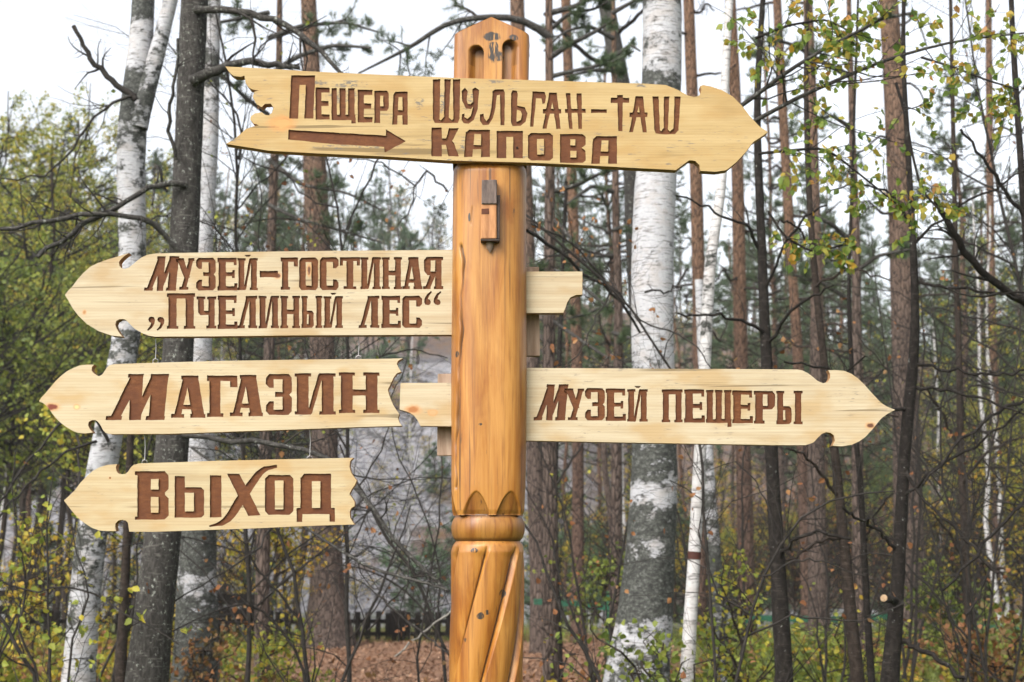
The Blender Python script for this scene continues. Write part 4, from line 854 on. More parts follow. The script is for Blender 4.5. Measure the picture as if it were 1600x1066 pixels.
# big flared pine
t = T_('pine_tree', 512, 25.5, 'stout pine with flared root base in front of the dark picket fence')
trunk(t, [(514,1006,96),(513,992,78),(512,970,63),(511,930,54),(510,850,47),(508,740,43),(505,600,40),(502,480,38),(497,360,36),(493,260,34),(489,160,28),(485,60,25),(482,0,24)], 25.5, M_pine, 26, 90, up=6, seed=6, flare=1.0)
# trunks right beside the post
t = T_('pine_tree', 838, 24.0, 'dark brown trunk half hidden by the right edge of the carved post')
trunk(t, [(848,1012,44),(846,980,34),(842,900,28),(838,800,27),(834,700,26),(830,560,26),(824,400,25),(816,200,24),(810,80,23),(808,0,22)], 24.0, M_pine, 18, 60, up=6, seed=7, flare=1.0)
t = T_('young_tree', 868, 17.0, 'slim dark stem standing just right of the carved post')
trunk(t, [(872,1005,14),(868,900,11),(866,800,10),(868,700,9),(872,600,8)], 17.0, M_darkb, 10, 30, up=2.5, seed=8)
limbs(t, rng, [([(868,760,5),(885,735,4),(905,700,3),(925,660,2)], 17), ([(867,840,5),(850,800,4),(842,770,3)], 17)], 17, per=5, per2=4)
t = T_('pine_tree', 903, 27.0, 'slender reddish pine between the carved post and the big birch')
trunk(t, [(904,1000,23),(903,900,20),(903,800,19),(903,650,18),(900,500,17),(896,350,17),(891,200,16),(886,60,15),(884,0,15)], 27.0, M_pinered, 16, 50, up=6, seed=9)
t = T_('pine_tree', 975, 19.0, 'grey crooked trunk seen to the left of the big birch above the top board')
trunk(t, [(1012,1010,20),(1005,800,22),(1000,560,24),(990,400,24),(988,300,25),(984,200,26),(972,130,27),(956,60,26),(946,0,25)], 19.0, M_lich, 18, 60, up=5, seed=10)
limbs(t, rng, [([(985,220,9),(962,205,8),(930,190,7),(890,150,6),(850,140,4)], 18.4), ([(955,60,8),(985,35,6),(1010,10,5)], 18.6), ([(965,110,8),(920,90,7),(880,50,6),(850,20,5)], 18.5)], 19, m=M_darkb, per=3, per2=4)
# the big birch
t = T_('birch_tree', 1010, 10.6, 'biggest white birch right of the post, with rough grey lower trunk')
trunk(t, [(992,1066,104),(1003,1010,93),(1010,950,86),(1015,880,79),(1020,800,74),(1023,720,70),(1022,640,67),(1020,560,66),(1019,480,66),(1020,400,65),(1022,320,65),(1028,240,63),(1032,160,62),(1035,80,61),(1034,0,60)], 10.6, M_birch, 34, 120,
      dark=[(1066,.62),(1040,.66),(1010,.52),(975,.47),(965,.92),(880,.86),(845,.66),(835,.86),(800,.80),(778,.42),(755,.42),(745,.84),(700,.76),(660,.55),(560,.47),(520,.30),(440,.30),(420,.36),(300,.28),(180,.3),(140,.75),(120,.75),(100,.35),(75,.6),(50,.3),(20,.55),(0,.6)], seed=11, gn=.03)
limbs(t, rng, [([(1000,520,4),(960,455,5),(910,430,5),(870,385,6),(824,360,6)], 9.2), ([(1075,420,3),(1050,455,3),(1010,455,3)], 9.9)], 10.2, per=9, per2=6, per3=3)
# thin birch with a painted band
t = T_('birch_tree', 1085, 9.6, 'thin crooked white birch with a dark red-brown band round it')
_, PT, RT = trunk(t, [(1073,1066,25),(1075,1030,23),(1080,940,20),(1085,870,19),(1090,780,20),(1094,700,19),(1101,600,18),(1104,500,18),(1108,420,19),(1113,370,17),(1126,320,15),(1131,260,14),(1130,180,14),(1134,90,13),(1140,0,12)], 9.6, M_birch2, 18, 110,
      dark=[(1066,.3),(860,.28),(740,.3),(720,.55),(690,.3),(560,.3),(520,.55),(440,.5),(400,.55),(370,.45),(330,.15),(0,.1)], seed=12)
zb0, zb1 = at(1085, 874, 9.6)[2], at(1085, 862, 9.6)[2]
zz = np.linspace(zb0, zb1, 6); pb = np.stack([np.interp(zz, PT[:, 2], PT[:, i]) for i in range(3)], 1); rb = np.interp(zz, PT[:, 2], RT) * 1.07
V, Q = tubes([pb], [rb], 18); part('painted_band', V, [Q], simple('red_brown_band', (.035, .012, .008), (.07, .022, .015)), t, smooth=True)
t = T_('birch_tree', 1112, 13.5, 'dim half-white birch just right of the thin banded birch')
trunk(t, [(1128,1030,24),(1122,950,22),(1116,860,21),(1108,760,19),(1104,680,18)], 13.5, M_birch, 14, 50, up=1.5, dark=[(1030,.7),(900,.8),(800,.6),(700,.5)], seed=13)
# pines of the right half
for (nm, Y, pts, m, lab, up) in [
    ('pine_tree', 24, [(1093,1010,22),(1093,800,21),(1093,560,20),(1091,400,20),(1087,250,19),(1080,120,18),(1076,0,17)], M_pinered, 'reddish pine trunk partly behind the thin banded birch', 6),
    ('pine_tree', 25, [(1168,990,30),(1166,900,27),(1163,760,24),(1158,600,22),(1156,450,20),(1153,300,19),(1149,150,18),(1143,40,17),(1141,0,17)], M_pinered, 'straight orange pine behind the tips of the two right arrow boards', 6),
    ('pine_tree', 29, [(1262,960,20),(1254,700,18),(1246,540,16),(1236,400,15),(1228,260,15),(1220,120,14),(1214,0,13)], M_pinered, 'thin orange pine standing between two dark saplings right of centre', 6),
    ('pine_tree', 24, [(1280,985,36),(1278,900,31),(1276,800,29),(1274,700,26),(1277,560,22),(1276,430,19),(1272,300,17),(1268,150,16),(1262,0,15)], M_pine, 'brown pine thickening downwards behind the point of the lower right board', 6),
    ('pine_tree', 23, [(1424,955,60),(1421,900,50),(1419,780,45),(1415,650,40),(1412,520,38),(1409,400,37),(1404,260,36),(1398,140,34),(1392,60,31),(1388,0,29)], M_pine, 'stoutest pine on the right, rising behind the young birch leaves', 6),
    ('pine_tree', 33, [(1555,1000,17),(1560,800,15),(1553,600,13),(1548,400,12),(1546,200,11),(1545,60,10)], M_pinered, 'faint thin pine near the right edge', 5)]:
    t = T_(nm, pts[0][0], Y, lab); trunk(t, pts, Y, m, 20, 70, up=up, seed=int(pts[0][0]), gn=.03, flare=1.05)
    sp = []
    for q in range(7 if pts[0][0] != 1555 else 3):
        y0 = rng.uniform(0, 620); x0 = np.interp(-y0, [-p[1] for p in pts], [p[0] for p in pts]); s = rng.choice([-1, 1]); L = rng.uniform(30, 90)
        sp.append(([(x0, y0, 5), (x0 + s * L * .4, y0 - rng.uniform(-10, 15), 4), (x0 + s * L * .7, y0 + rng.uniform(-20, 15), 3), (x0 + s * L, y0 + rng.uniform(-30, 30), 2)], Y + rng.uniform(-1, 1)))
    limbs(t, rng, sp, Y, m=M_brownb, per=2.5, per2=3)
# dark saplings of the right half
def sapling(px, Y, pts, lab, sp, m=M_darkb, per=7, per2=5, leaf=None, per3=0, k=14, curl=.3):
    t = T_('young_tree', px, Y, lab); r = trunk(t, pts, Y, m, k, 60, up=2, seed=int(px), gn=.05, flare=1.1)
    if sp: limbs(t, rng, sp, Y, m=m, per=per, per2=per2, leaf=leaf, per3=per3, curl=curl)
    return t, r
tree_b, _ = sapling(1222, 8.6, [(1226,1066,29),(1220,960,26),(1213,850,23),(1207,740,20),(1202,640,19),(1196,540,17),(1192,430,15),(1188,330,13),(1184,250,12),(1182,160,11),(1186,80,9),(1192,0,8)], 'dark sapling with leafy gold and green branches beside the point of the top board', [
    ([(1190,395,6),(1170,355,5),(1130,340,4),(1098,320,3),(1060,308,3)], 8.2), ([(1198,520,6),(1160,500,5),(1110,490,4),(1060,492,3)], 8.3), ([(1200,540,6),(1225,500,5),(1260,465,4),(1300,450,3)], 8.2),
    ([(1205,700,5),(1250,650,4),(1300,600,4),(1350,560,3)], 8.0), ([(1215,880,7),(1240,840,6),(1290,830,5),(1330,845,4)], 8.2), ([(1196,450,5),(1215,400,4),(1250,345,4),(1290,320,3)], 8.1)])
sapling(1335, 8.8, [(1342,1066,22),(1330,980,20),(1322,880,17),(1312,780,15),(1304,700,14),(1290,590,12),(1278,480,11),(1268,380,10),(1262,260,9),(1258,120,7),(1262,0,6)], 'slanting dark sapling crossing below the lower right board', [
    ([(1312,780,6),(1285,745,5),(1262,715,4),(1230,700,3)], 8.5), ([(1318,840,6),(1270,850,5),(1228,880,4)], 8.5), ([(1272,450,5),(1300,430,4),(1340,420,3),(1390,440,2)], 8.5), ([(1268,380,4),(1240,350,3),(1215,345,3)], 8.5),
    ([(1300,660,5),(1350,640,4),(1400,650,3)], 8.4)], m=M_brownb)
tk, _ = sapling(1398, 8.2, [(1388,1066,32),(1398,990,24),(1404,900,21),(1408,800,19),(1413,700,19),(1421,620,18),(1430,560,16),(1431,470,13),(1427,380,11),(1424,330,10),(1420,250,9),(1415,170,8),(1410,90,7),(1412,0,6)], 'black sapling with a pale sawn branch stub low on its stem', [
    ([(1430,380,5),(1470,345,4),(1520,310,4),(1580,280,3),(1640,250,3)], 7.8), ([(1433,440,5),(1480,448,5),(1540,458,4),(1610,455,3)], 7.8), ([(1432,570,6),(1480,578,5),(1540,588,4),(1610,580,3)], 7.7),
    ([(1430,605,6),(1480,608,5),(1540,625,4),(1610,650,3)], 7.8), ([(1425,640,6),(1380,640,5),(1330,600,4),(1280,570,4),(1220,565,3)], 7.8), ([(1410,780,6),(1450,740,5),(1520,700,4),(1600,640,4)], 7.7),
    ([(1405,860,6),(1360,820,5),(1320,795,4)], 7.9), ([(1404,1002,9),(1440,1015,8),(1480,1040,7),(1510,1066,6)], 7.9), ([(1425,350,5),(1390,300,4),(1340,285,3),(1290,300,2)], 7.9), ([(1412,730,6),(1450,790,5),(1500,830,5),(1560,900,4)], 7.8)], per=7, per2=5, per3=1)
c0 = at(1398, 938, 8.15); c1 = at(1381, 935, 8.02)
V, Q = tubes([np.linspace(c0, c1, 4)], [np.array([.024, .022, .021, .02])], 12); part('sawn_stub', V, [Q], M_darkb, tk, smooth=True)
e = nn(c1 - c0); V, Q = tubes([np.array([c1 - e * .001, c1 + e * .004, c1 + e * .005])], [np.array([.021, .019, .001])], 14); part('sawn_face', V, [Q], M_wood, tk)
sapling(1362, 9.6, [(1362,1066,12),(1355,960,11),(1350,860,10),(1345,760,9),(1335,660,8),(1330,560,7),(1325,470,6),(1328,380,5)], 'very thin dark sapling between the slanting sapling and the black one', [([(1350,850,4),(1370,800,3),(1395,770,3)], 9.5), ([(1338,700,4),(1320,660,3),(1300,650,3)], 9.5)], k=10)
sapling(1514, 12.0, [(1518,1040,17),(1513,950,14),(1508,850,12),(1502,740,12),(1500,640,11),(1498,540,10),(1494,440,9),(1492,340,8)], 'dark sapling with drooping twigs near the right edge above the ferns', [
    ([(1500,760,6),(1530,720,5),(1570,690,4),(1620,680,3)], 11.5), ([(1505,860,6),(1540,880,5),(1590,900,4)], 11.6), ([(1500,700,5),(1470,640,4),(1440,600,3)], 11.6), ([(1510,880,5),(1480,830,4),(1455,800,3)], 11.7)], m=M_brownb, per=6, per2=4)
sapling(1585, 8.0, [(1640,1066,20),(1632,800,17),(1620,560,14),(1606,400,12),(1598,300,11),(1590,180,10),(1583,80,9),(1580,0,8)], 'dark stem cut by the right edge of the picture', [
    ([(1600,340,7),(1570,300,6),(1545,260,5),(1500,200,4)], 7.8), ([(1612,480,14),(1580,462,13),(1540,430,12),(1505,390,11),(1480,350,10),(1462,315,8)], 7.6), ([(1620,620,6),(1560,640,5),(1500,690,5),(1440,760,4)], 7.6), ([(1630,760,6),(1580,800,6),(1530,860,5),(1480,920,4)], 7.6)], per=8, per2=5, per3=1)
# leafy birch branches in the upper right: single leaves are parts
lp = []; 
for k_, (sp, Yb) in enumerate([([(1140,178,9),(1180,150,9),(1230,112,8),(1290,75,7),(1340,50,6),(1380,28,5)], 6.6), ([(1150,205,9),(1200,178,9),(1250,150,8),(1310,125,8),(1370,98,7),(1430,80,6),(1500,62,5),(1600,52,4)], 6.5),
                        ([(1185,240,6),(1240,235,6),(1290,230,5),(1340,270,4),(1400,318,3)], 6.8), ([(1440,90,5),(1490,105,4),(1540,125,4),(1590,140,3)], 6.6), ([(1400,130,6),(1415,180,6),(1425,240,5),(1440,300,5),(1470,330,4)], 6.9),
                        ([(1180,60,6),(1230,40,5),(1290,30,4),(1330,50,3)], 7.0), ([(1200,330,5),(1225,370,5),(1270,395,4),(1330,380,3)], 7.2)]):
    P, R = path_px(sp, 7.2, 14, Yb); V, Q = tubes([P], [R * .8], 8); part('branch', V, [Q], M_lich if k_ < 2 else M_darkb, tree_b, smooth=True); lp.append((P, R * .8))
P0 = np.array([a for a, b in lp]); R0 = np.array([b for a, b in lp])
P1, R1 = sprout(P0, R0, rng, 17, (.25, .75), up=-.08, curl=.25, rr=.5); P2, R2 = sprout(P1, R1, rng, 3, (.4, .7), up=-.1, curl=.25, n=5)
V, Q = join(tubes(P1, np.maximum(R1, .0014), 4), tubes(P2, np.maximum(R2, .001), 3)); part('twigs', V, [Q], M_twig, tree_b, kind='stuff')
p, d = pts_on(np.concatenate([P1[:, ::1][:, :5], P2]), rng, 1900, .15); d = d * .3 + rng.normal(0, .55, d.shape); d[:, 2] -= .6
lm = []
for i in range(12):
    r_ = np.random.RandomState(100 + i); V, Q = leaves(np.zeros((1, 3)), np.array([[0, 0, -1.]]), .050, r_, wid=r_.uniform(.75, 1.0), fold=r_.uniform(.1, .7))
    lm.append(mesh_of('leaf', V, [Q], leaf_mat('birch_leaf_%s' % 'abcdefghijkl'[i], [(0, c) for c in [[(.09, .16, .03), (.14, .22, .04), (.20, .26, .05), (.12, .19, .04), (.30, .32, .06), (.42, .34, .07), (.10, .17, .04), (.50, .38, .07), (.55, .34, .07), (.52, .26, .07), (.42, .22, .08), (.26, .30, .06)][i]]], .5, .45)))
big = rng.choice(len(p), 298, replace=False); sel = set(big.tolist()); tb = base_of(tree_b)
import mathutils
for i in big:
    o = bpy.data.objects.new('leaf', lm[rng.randint(12)]); COL.objects.link(o); o.parent = tree_b
    o.location = tuple(p[i] - tb); o.rotation_euler = mathutils.Vector(d[i]).to_track_quat('-Z', 'Y').to_euler(); o.rotation_euler.rotate_axis('Z', rng.uniform(0, 6.28)); s_ = rng.uniform(.65, 1.15); o.scale = (s_, s_, s_)
rest = [i for i in range(len(p)) if i not in sel]
V, Q = leaves(p[rest], d[rest], .044, rng); part('small_leaves', V, [Q], ML_birchleaf, tree_b, kind='stuff')

# ------------------------------------------------------------------ forest stock: one of each kind, then copies
def pine_crown(rng, H, z0, R, nb, tuft=3.0, L=.10, w=.014, bare=.0, dens=12):
    """limbs with needle tufts from z0 to H"""
    z = z0 + (H - z0) * rng.uniform(0, 1, nb) ** .9; u = (z - z0) / (H - z0)
    ln = R * (np.sin(np.clip(.25 + u * .8, 0, 1) * math.pi) * .75 + .3) * rng.uniform(.6, 1.15, nb)
    a = rng.uniform(0, 6.283, nb); n = 8; s = np.linspace(0, 1, n)[None]
    x = np.cos(a)[:, None] * ln[:, None] * s; y = np.sin(a)[:, None] * ln[:, None] * s
    zz = z[:, None] + ln[:, None] * (rng.uniform(-.15, .35, nb)[:, None] * s + .25 * s * s)
    P = np.stack([x, y, zz], -1) + np.cumsum(rng.normal(0, .035, (nb, n, 3)), 1)
    R0 = (.012 + .012 * ln)[:, None] * np.linspace(1, .3, n)[None]
    P1, R1 = sprout(P, R0, rng, 5 + 1.5 * ln, (.22, .5), t0=.3, up=.15)
    P2, R2 = sprout(P1, R1, rng, 2.0, (.35, .7), t0=.3, up=.15, n=4)
    br = join(tubes(P, R0, 4), tubes(P1, R1, 3))
    C = [P1[:, -1], P2[:, -1]] + [P1[:, 3], P[:, -1], P1[:, 4]]; D = [P1[:, -1] - P1[:, -2], P2[:, -1] - P2[:, -2], P1[:, 3] - P1[:, 2], P[:, -1] - P[:, -2], P1[:, 4] - P1[:, 3]]
    C = np.vstack(C); D = nn(np.vstack(D)); D[:, 2] += .35
    keep = rng.uniform(0, 1, len(C)) > bare; C, D = C[keep], D[keep]
    return br, tufts(C, D, rng, dens, L, w)
def leaf_crown(rng, H, z0, R, nb, nl, size, shape='quad', up=.35):
    z = z0 + (H - z0) * rng.uniform(0, .9, nb); u = (z - z0) / (H - z0)
    ln = R * (np.sin(np.clip(.2 + u * .75, 0, 1) * math.pi) * .8 + .25) * rng.uniform(.5, 1.2, nb)
    a = rng.uniform(0, 6.283, nb); n = 7; s = np.linspace(0, 1, n)[None]
    P = np.stack([np.cos(a)[:, None] * ln[:, None] * s, np.sin(a)[:, None] * ln[:, None] * s, z[:, None] + ln[:, None] * (up * s + .3 * s * s)], -1) + np.cumsum(rng.normal(0, .05, (nb, n, 3)), 1)
    R0 = (.008 + .010 * ln)[:, None] * np.linspace(1, .3, n)[None]
    P1, R1 = sprout(P, R0, rng, 6, (.25, .55), t0=.2, up=.1); P2, R2 = sprout(P1, R1, rng, 2.5, (.3, .7), t0=.2, up=.0, n=4)
    br = join(tubes(P, R0, 4), tubes(P1, R1, 3), tubes(P2, R2, 3))
    p, d = pts_on(P2 if nl else P1, rng, max(nl, 1), 0); p = p + rng.normal(0, .05, p.shape); d = rng.normal(0, 1, d.shape); d[:, 2] -= .5
    return br, (leaves(p, d, size, rng, shape=shape) if nl else None)
def straight(rng, H, r, bend=.25, k=8, n=12):
    z = np.linspace(-.25, H, n); P = np.stack([np.cumsum(rng.normal(0, bend / n, n)) * 1.6, np.cumsum(rng.normal(0, bend / n, n)) * 1.6, z], 1); P[0, :2] = 0
    P[:, :2] -= P[1, :2]
    R = r * np.interp(z / H, [-.1, 0, .05, 1], [1.25, 1.12, 1, .3]); return tubes([P], [R], k)
def stock(name, label, cat, group, pieces):
    t = thing(name, (0, 0, 0), label, cat, group)
    for (pn, (V, Q), m, st) in pieces:
        o = link(pn, mesh_of(pn, V, [Q], m, smooth=(pn == 'trunk')), t)
        if st: o['kind'] = 'stuff'
    return t
rg = np.random.RandomState(77)
LAB = {
 'pine': ('tall slim pine of the thick wood standing behind the signpost and the nearer trunks', 'background pines behind the signpost'),
 'spruce': ('young bluish-green pine with branches down to the ground in the wood behind the post', 'young evergreens behind the signpost'),
 'yell': ('yellow-green leafy tree in the wood beyond the left signs', 'yellow-green trees beyond the left signs'),
 'gold': ('small tree with golden autumn leaves among the background trunks', 'small golden trees among the trunks'),
 'far': ('thin distant tree with a sparse crown standing on the far wooded slope', 'thin trees on the far slope'),
 'bush': ('leafless brown bush on the forest floor among the background trunks', 'bare bushes among the trunks'),
 'farbirch': ('slim pale birch trunk standing far back between the pines', 'slim distant birches')}
LAB['tallyell'] = ('tall airy yellow-green tree in the wood beyond the left signs', 'tall yellow-green trees beyond the left signs')
protos = {}
def mk(kind, i):
    lab, grp = LAB[kind]; r = np.random.RandomState(1000 + 37 * i + sum(map(ord, kind)))
    if kind == 'pine':
        H = r.uniform(13, 17); z0 = r.uniform(3.5, 7); br, nd = pine_crown(r, H, z0, r.uniform(1.7, 2.4), 64, dens=12, L=.13, w=.016)
        return stock('pine_tree', lab, 'tree', grp, [('trunk', straight(r, H, r.uniform(.07, .12), .7, 9), M_pinered if i % 2 else M_pine, 0), ('branches', br, M_brownb, 1), ('needles', nd, ML_needle, 1)])
    if kind == 'spruce':
        H = r.uniform(3.5, 6); br, nd = pine_crown(r, H, .15, H * .30, 60, dens=13, L=.13, w=.017)
        return stock('young_pine', lab, 'tree', grp, [('trunk', straight(r, H, .05, .1, 6), M_brownb, 0), ('branches', br, M_brownb, 1), ('needles', nd, ML_young, 1)])
    if kind == 'yell':
        H = r.uniform(6.5, 9); br, lv = leaf_crown(r, H, 3.0, H * .33, 60, 5200, .095)
        return stock('leafy_tree', lab, 'tree', grp, [('trunk', straight(r, H * .9, .07, .5, 7), M_brownb, 0), ('branches', br, M_twig, 1), ('leaves', lv, ML_yg if i % 2 else ML_green, 1)])
    if kind == 'tallyell':
        H = r.uniform(12.5, 15); br, lv = leaf_crown(r, H, 4.0, 2.9, 80, 10500, .085)
        return stock('leafy_tree', lab, 'tree', grp, [('trunk', straight(r, H * .93, .10, .6, 8), M_brownb, 0), ('branches', br, M_twig, 1), ('leaves', lv, ML_yg, 1)])
    if kind == 'gold':
        H = r.uniform(3, 5); br, lv = leaf_crown(r, H, .8, H * .30, 34, 900, .085)
        return stock('golden_tree', lab, 'tree', grp, [('trunk', straight(r, H * .9, .035, .5, 6), M_brownb, 0), ('branches', br, M_twig, 1), ('leaves', lv, ML_gold, 1)])
    if kind == 'far':
        H = r.uniform(8, 13); z0 = H * r.uniform(.35, .6); br, nd = pine_crown(r, H, z0, r.uniform(.9, 1.6), 26, dens=9, L=.24, w=.035, bare=.25 if i % 2 else .55)
        return stock('distant_tree', lab, 'tree', grp, [('trunk', straight(r, H, r.uniform(.10, .15), .8, 6), M_pine if i % 2 else M_brownb, 0), ('branches', br, M_brownb, 1), ('needles', nd, ML_needle if i % 3 else ML_young, 1)])
    if kind == 'farbirch':
        H = r.uniform(8, 12); br, lv = leaf_crown(r, H, 3.5, 1.5, 30, 700, .08)
        return stock('distant_birch', lab, 'tree', grp, [('trunk', straight(r, H, .07, .4, 7), M_birch2, 0), ('branches', br, M_twig, 1), ('leaves', lv, ML_yg, 1)])
    if kind == 'bush':
        H = r.uniform(1.6, 3.0); br, lv = leaf_crown(r, H, .02, H * .55, 44, 260, .07, up=1.2)
        return stock('bare_bush', lab, 'bush', grp, [('stems', br, M_brownb, 1), ('dry_leaves', lv, ML_brown, 1)])
def put(kind, nvar, spots):
    made = []
    for q, (x, y, s) in enumerate(spots):
        i = q % nvar; zf = float(hz(x, y)) if y > 62 else float(gz(x, y))
        if (kind, i) not in protos:
            t = protos[(kind, i)] = mk(kind, i); t.location = (x, y, zf); t.scale = (s, s, s); t.rotation_euler[2] = rg.uniform(0, 6.28); made.append(t)
        else: made.append(copy_thing(protos[(kind, i)], (x, y, zf), rg.uniform(0, 6.28), s))
    if kind in NM: relabel(kind, made)
    if kind == 'bush':
        relabel(kind, [o for o in made if o.location[1] < 62])
        for o in made:
            if o.location[1] >= 62: o['label'] = 'small leafless brown bush low on the far wooded slope'; o['group'] = 'bare bushes on the far slope'
LM = [(-400, 'left picture edge'), (200, 'left birch'), (290, 'lichen-covered trunk'), (505, 'flared pine'), (765, 'carved post'), (903, 'reddish pine'), (1020, 'big birch'), (1100, 'banded birch'), (1197, 'leafy dark sapling'), (1276, 'brown pine'), (1412, 'stout pine'), (1502, 'drooping sapling'), (2400, 'right picture edge')]
NM = {'pine': 'background pine', 'spruce': 'young evergreen', 'yell': 'yellow-green tree', 'gold': 'golden tree', 'farbirch': 'slim pale birch', 'tallyell': 'airy yellow-green tree'}; NM2 = {'bush': 'leafless bush'}
ORD = ['', 'second ', 'third ', 'fourth ', 'fifth ', 'sixth ', 'seventh ', 'eighth ', 'ninth ', 'tenth ', 'eleventh ', 'twelfth ', 'thirteenth ', 'fourteenth ', 'fifteenth ', 'sixteenth ']; CNT = ['', '', 'two', 'three', 'four', 'five', 'six', 'seven', 'eight', 'nine', 'ten', 'eleven', 'twelve', 'thirteen', 'fourteen', 'fifteen', 'sixteen']
def relabel(kind, objs):
    gaps = {}
    for o in objs:
        px = 800 + o.location[0] / o.location[1] * F; g = max(i for i, (a, _) in enumerate(LM) if a <= px); gaps.setdefault(g, []).append(o)
    for g, L in gaps.items():
        L.sort(key=lambda o: o.location[1]); a, b = LM[g][1], LM[g + 1][1]
        where = f'beyond the {b}' if g == 0 else f'right of the {a}' if g == len(LM) - 2 else f'between the {a} and the {b}'
        for k, o in enumerate(L):
            o['label'] = f'{ {**NM, **NM2}[kind]} {where}' + ('' if len(L) == 1 else f', {ORD[k]}nearest of {CNT[min(16, len(L))]} there' if k < 16 else ', farthest there')
def wx(px, y): return (px - 800) / F * y * 1.01
def spread(n, pxa, pxb, ya, yb, sa, sb, avoid=True):
    out = []
    for k in range(n):
        px = pxa + (pxb - pxa) * ((k + rg.uniform(.1, .9)) / n); y = rg.uniform(ya, yb); out.append((wx(px, y), y, rg.uniform(sa, sb)))
    rg.shuffle(out); return out
put('pine', 5, spread(4, -60, 500, 40, 56, .8, 1.0) + spread(8, -80, 500, 50, 61, 1.1, 1.4) + spread(5, 1180, 1680, 52, 61, 1.1, 1.3) + spread(10, 820, 1680, 36, 56, .75, 1.1) + [(wx(950, 31), 31, .85), (wx(880, 36), 36, .8), (wx(1210, 33), 33, .7), (wx(1330, 30), 30, .65), (wx(60, 33), 33, .7), (wx(420, 36), 36, .75)])
put('spruce', 4, spread(2, 620, 720, 33, 44, .34, .42) + spread(9, 820, 1100, 32, 54, .6, 1.0) + spread(8, 1100, 1640, 35, 58, .5, .9) + spread(4, -40, 520, 36, 52, .4, .6) + spread(6, -60, 800, 84, 100, .8, 1.6) + spread(16, 200, 760, 67, 82, .3, .7))
put('yell', 4, [(wx(20, 24), 24, .85), (wx(120, 29), 29, .95), (wx(-60, 22), 22, .9), (wx(55, 36), 36, 1.1), (wx(190, 38), 38, 1.0), (wx(250, 45), 45, 1.0), (wx(0, 48), 48, 1.15), (wx(40, 55), 55, 1.6), (wx(140, 50), 50, 1.5), (wx(-60, 40), 40, 1.4), (wx(250, 56), 56, 1.3), (wx(1560, 52), 52, 1.2), (wx(1650, 44), 44, 1.1)] + spread(14, 830, 1680, 35, 60, .36, .62) + [(wx(300, 52), 52, .5), (wx(1500, 40), 40, .6), (wx(1600, 34), 34, .62)])
put('tallyell', 3, [(wx(-25, 36), 36, 1), (wx(70, 41), 41, 1.05), (wx(135, 47), 47, 1.1), (wx(10, 54), 54, 1.2), (wx(395, 52), 52, .9), (wx(45, 31), 31, .85), (wx(110, 37), 37, 1.0), (wx(260, 44), 44, 1), (wx(455, 58), 58, .95), (wx(1560, 44), 44, .7)])
put('gold', 3, [(wx(p, y), y, s) for p, y, s in [(395, 27, .8), (455, 25, .42), (165, 21, .55), (75, 19, .5), (560, 34, .4), (1445, 30, .8), (1545, 28, .9), (1480, 36, 1), (1590, 40, 1.1), (940, 38, .8), (1100, 42, 1.0), (330, 33, .9), (270, 26, .7),  (1240, 45, .8), (1385, 50, 1), (1010, 34, .8), (1075, 30, .7), (1180, 36, .9), (1320, 38, .9), (870, 33, .7), (1650, 30, 1.0), (1520, 46, 1.3)]] + spread(6, -60, 540, 60, 66, .5, .7) + spread(8, 560, 720, 66, 74, .35, .6) + spread(22, 820, 1680, 66, 125, 1.1, 1.9) + spread(10, 300, 800, 95, 135, 1.3, 2))
put('farbirch', 2, [(wx(p, y), y, s) for p, y, s in [(1540, 27, .8), (1552, 31, .9), (968, 38, .9), (20, 42, .9), (350, 48, 1), (1330, 46, 1), (640, 52, 1), (1455, 44, 1)]])
far = []
for k in range(285):
    px = rg.uniform(-150, 1750); y = 74 + 85 * rg.uniform(0, 1) ** .8
    if px < 760 and y < 86 and rg.uniform() < .75: y += 30
    far.append((wx(px, y), y, rg.uniform(.6, 1.05) * (1.1 if px > 800 else .95)))
put('far', 8, far)
put('bush', 4, spread(14, 1150, 1680, 28, 58, .7, 1.1) + spread(5, 960, 1150, 28, 50, .6, .9) + spread(5, -60, 400, 29, 50, .5, .8) + spread(30, 1150, 1700, 64, 130, 1.2, 2.2) + spread(10, -80, 540, 88, 120, 1, 1.8))

# ------------------------------------------------------------------ bare shrubs and saplings near the post
def shrub(name, px, Y, label, cat, lines, per=7, per2=6, per3=0, leaf=None, m=None, curl=.4, group=None, up=.1, ratio=(.25,.5)):
    t = T_(name, px, Y, label, cat, group); L = []
    for l in lines:
        Yl = Y
        if isinstance(l, tuple): l, Yl = l
        L.append(([(a, b, w * .62) for a, b, w in l], Yl))
    limbs(t, rng, L, Y, m=m or M_twig, per=per * 1.25, per2=per2 * 1.35, per3=per3 + .6, leaf=leaf, curl=curl, up=up, ratio=ratio); return t
g0 = lambda x, Y: (x, 858 + 1.66 / Y * F + 8)
shrub('bare_shrub', 470, 9.5, 'leafless dark shrub with curved stems rising in front of the flared pine', 'shrub', [
    [(*g0(500, 9.5), 14), (482, 1066, 11), (475, 1000, 10), (462, 900, 9), (440, 850, 8), (428, 822, 8), (415, 740, 6), (400, 690, 4)],
    [(*g0(505, 9.5), 12), (530, 1066, 9), (565, 990, 8), (590, 930, 7), (610, 880, 6), (625, 830, 4), (640, 790, 3)],
    ([(*g0(500, 9.5), 10), (470, 1010, 7), (400, 950, 6), (380, 930, 5), (330, 960, 4), (230, 1000, 3)], 9.0),
    ([(470, 980, 7), (430, 920, 6), (395, 880, 5), (380, 845, 4), (350, 820, 3)], 9.2), ([(590, 930, 6), (660, 990, 5), (700, 1020, 4)], 9.0), ([(575, 985, 5), (620, 930, 4), (650, 900, 3), (700, 860, 2)], 9.3),
    ([(428, 822, 6), (390, 870, 5), (330, 905, 4), (250, 950, 4), (195, 985, 3)], 8.8)], per=5, per2=5, per3=1, leaf=(90, .045, ML_brown))
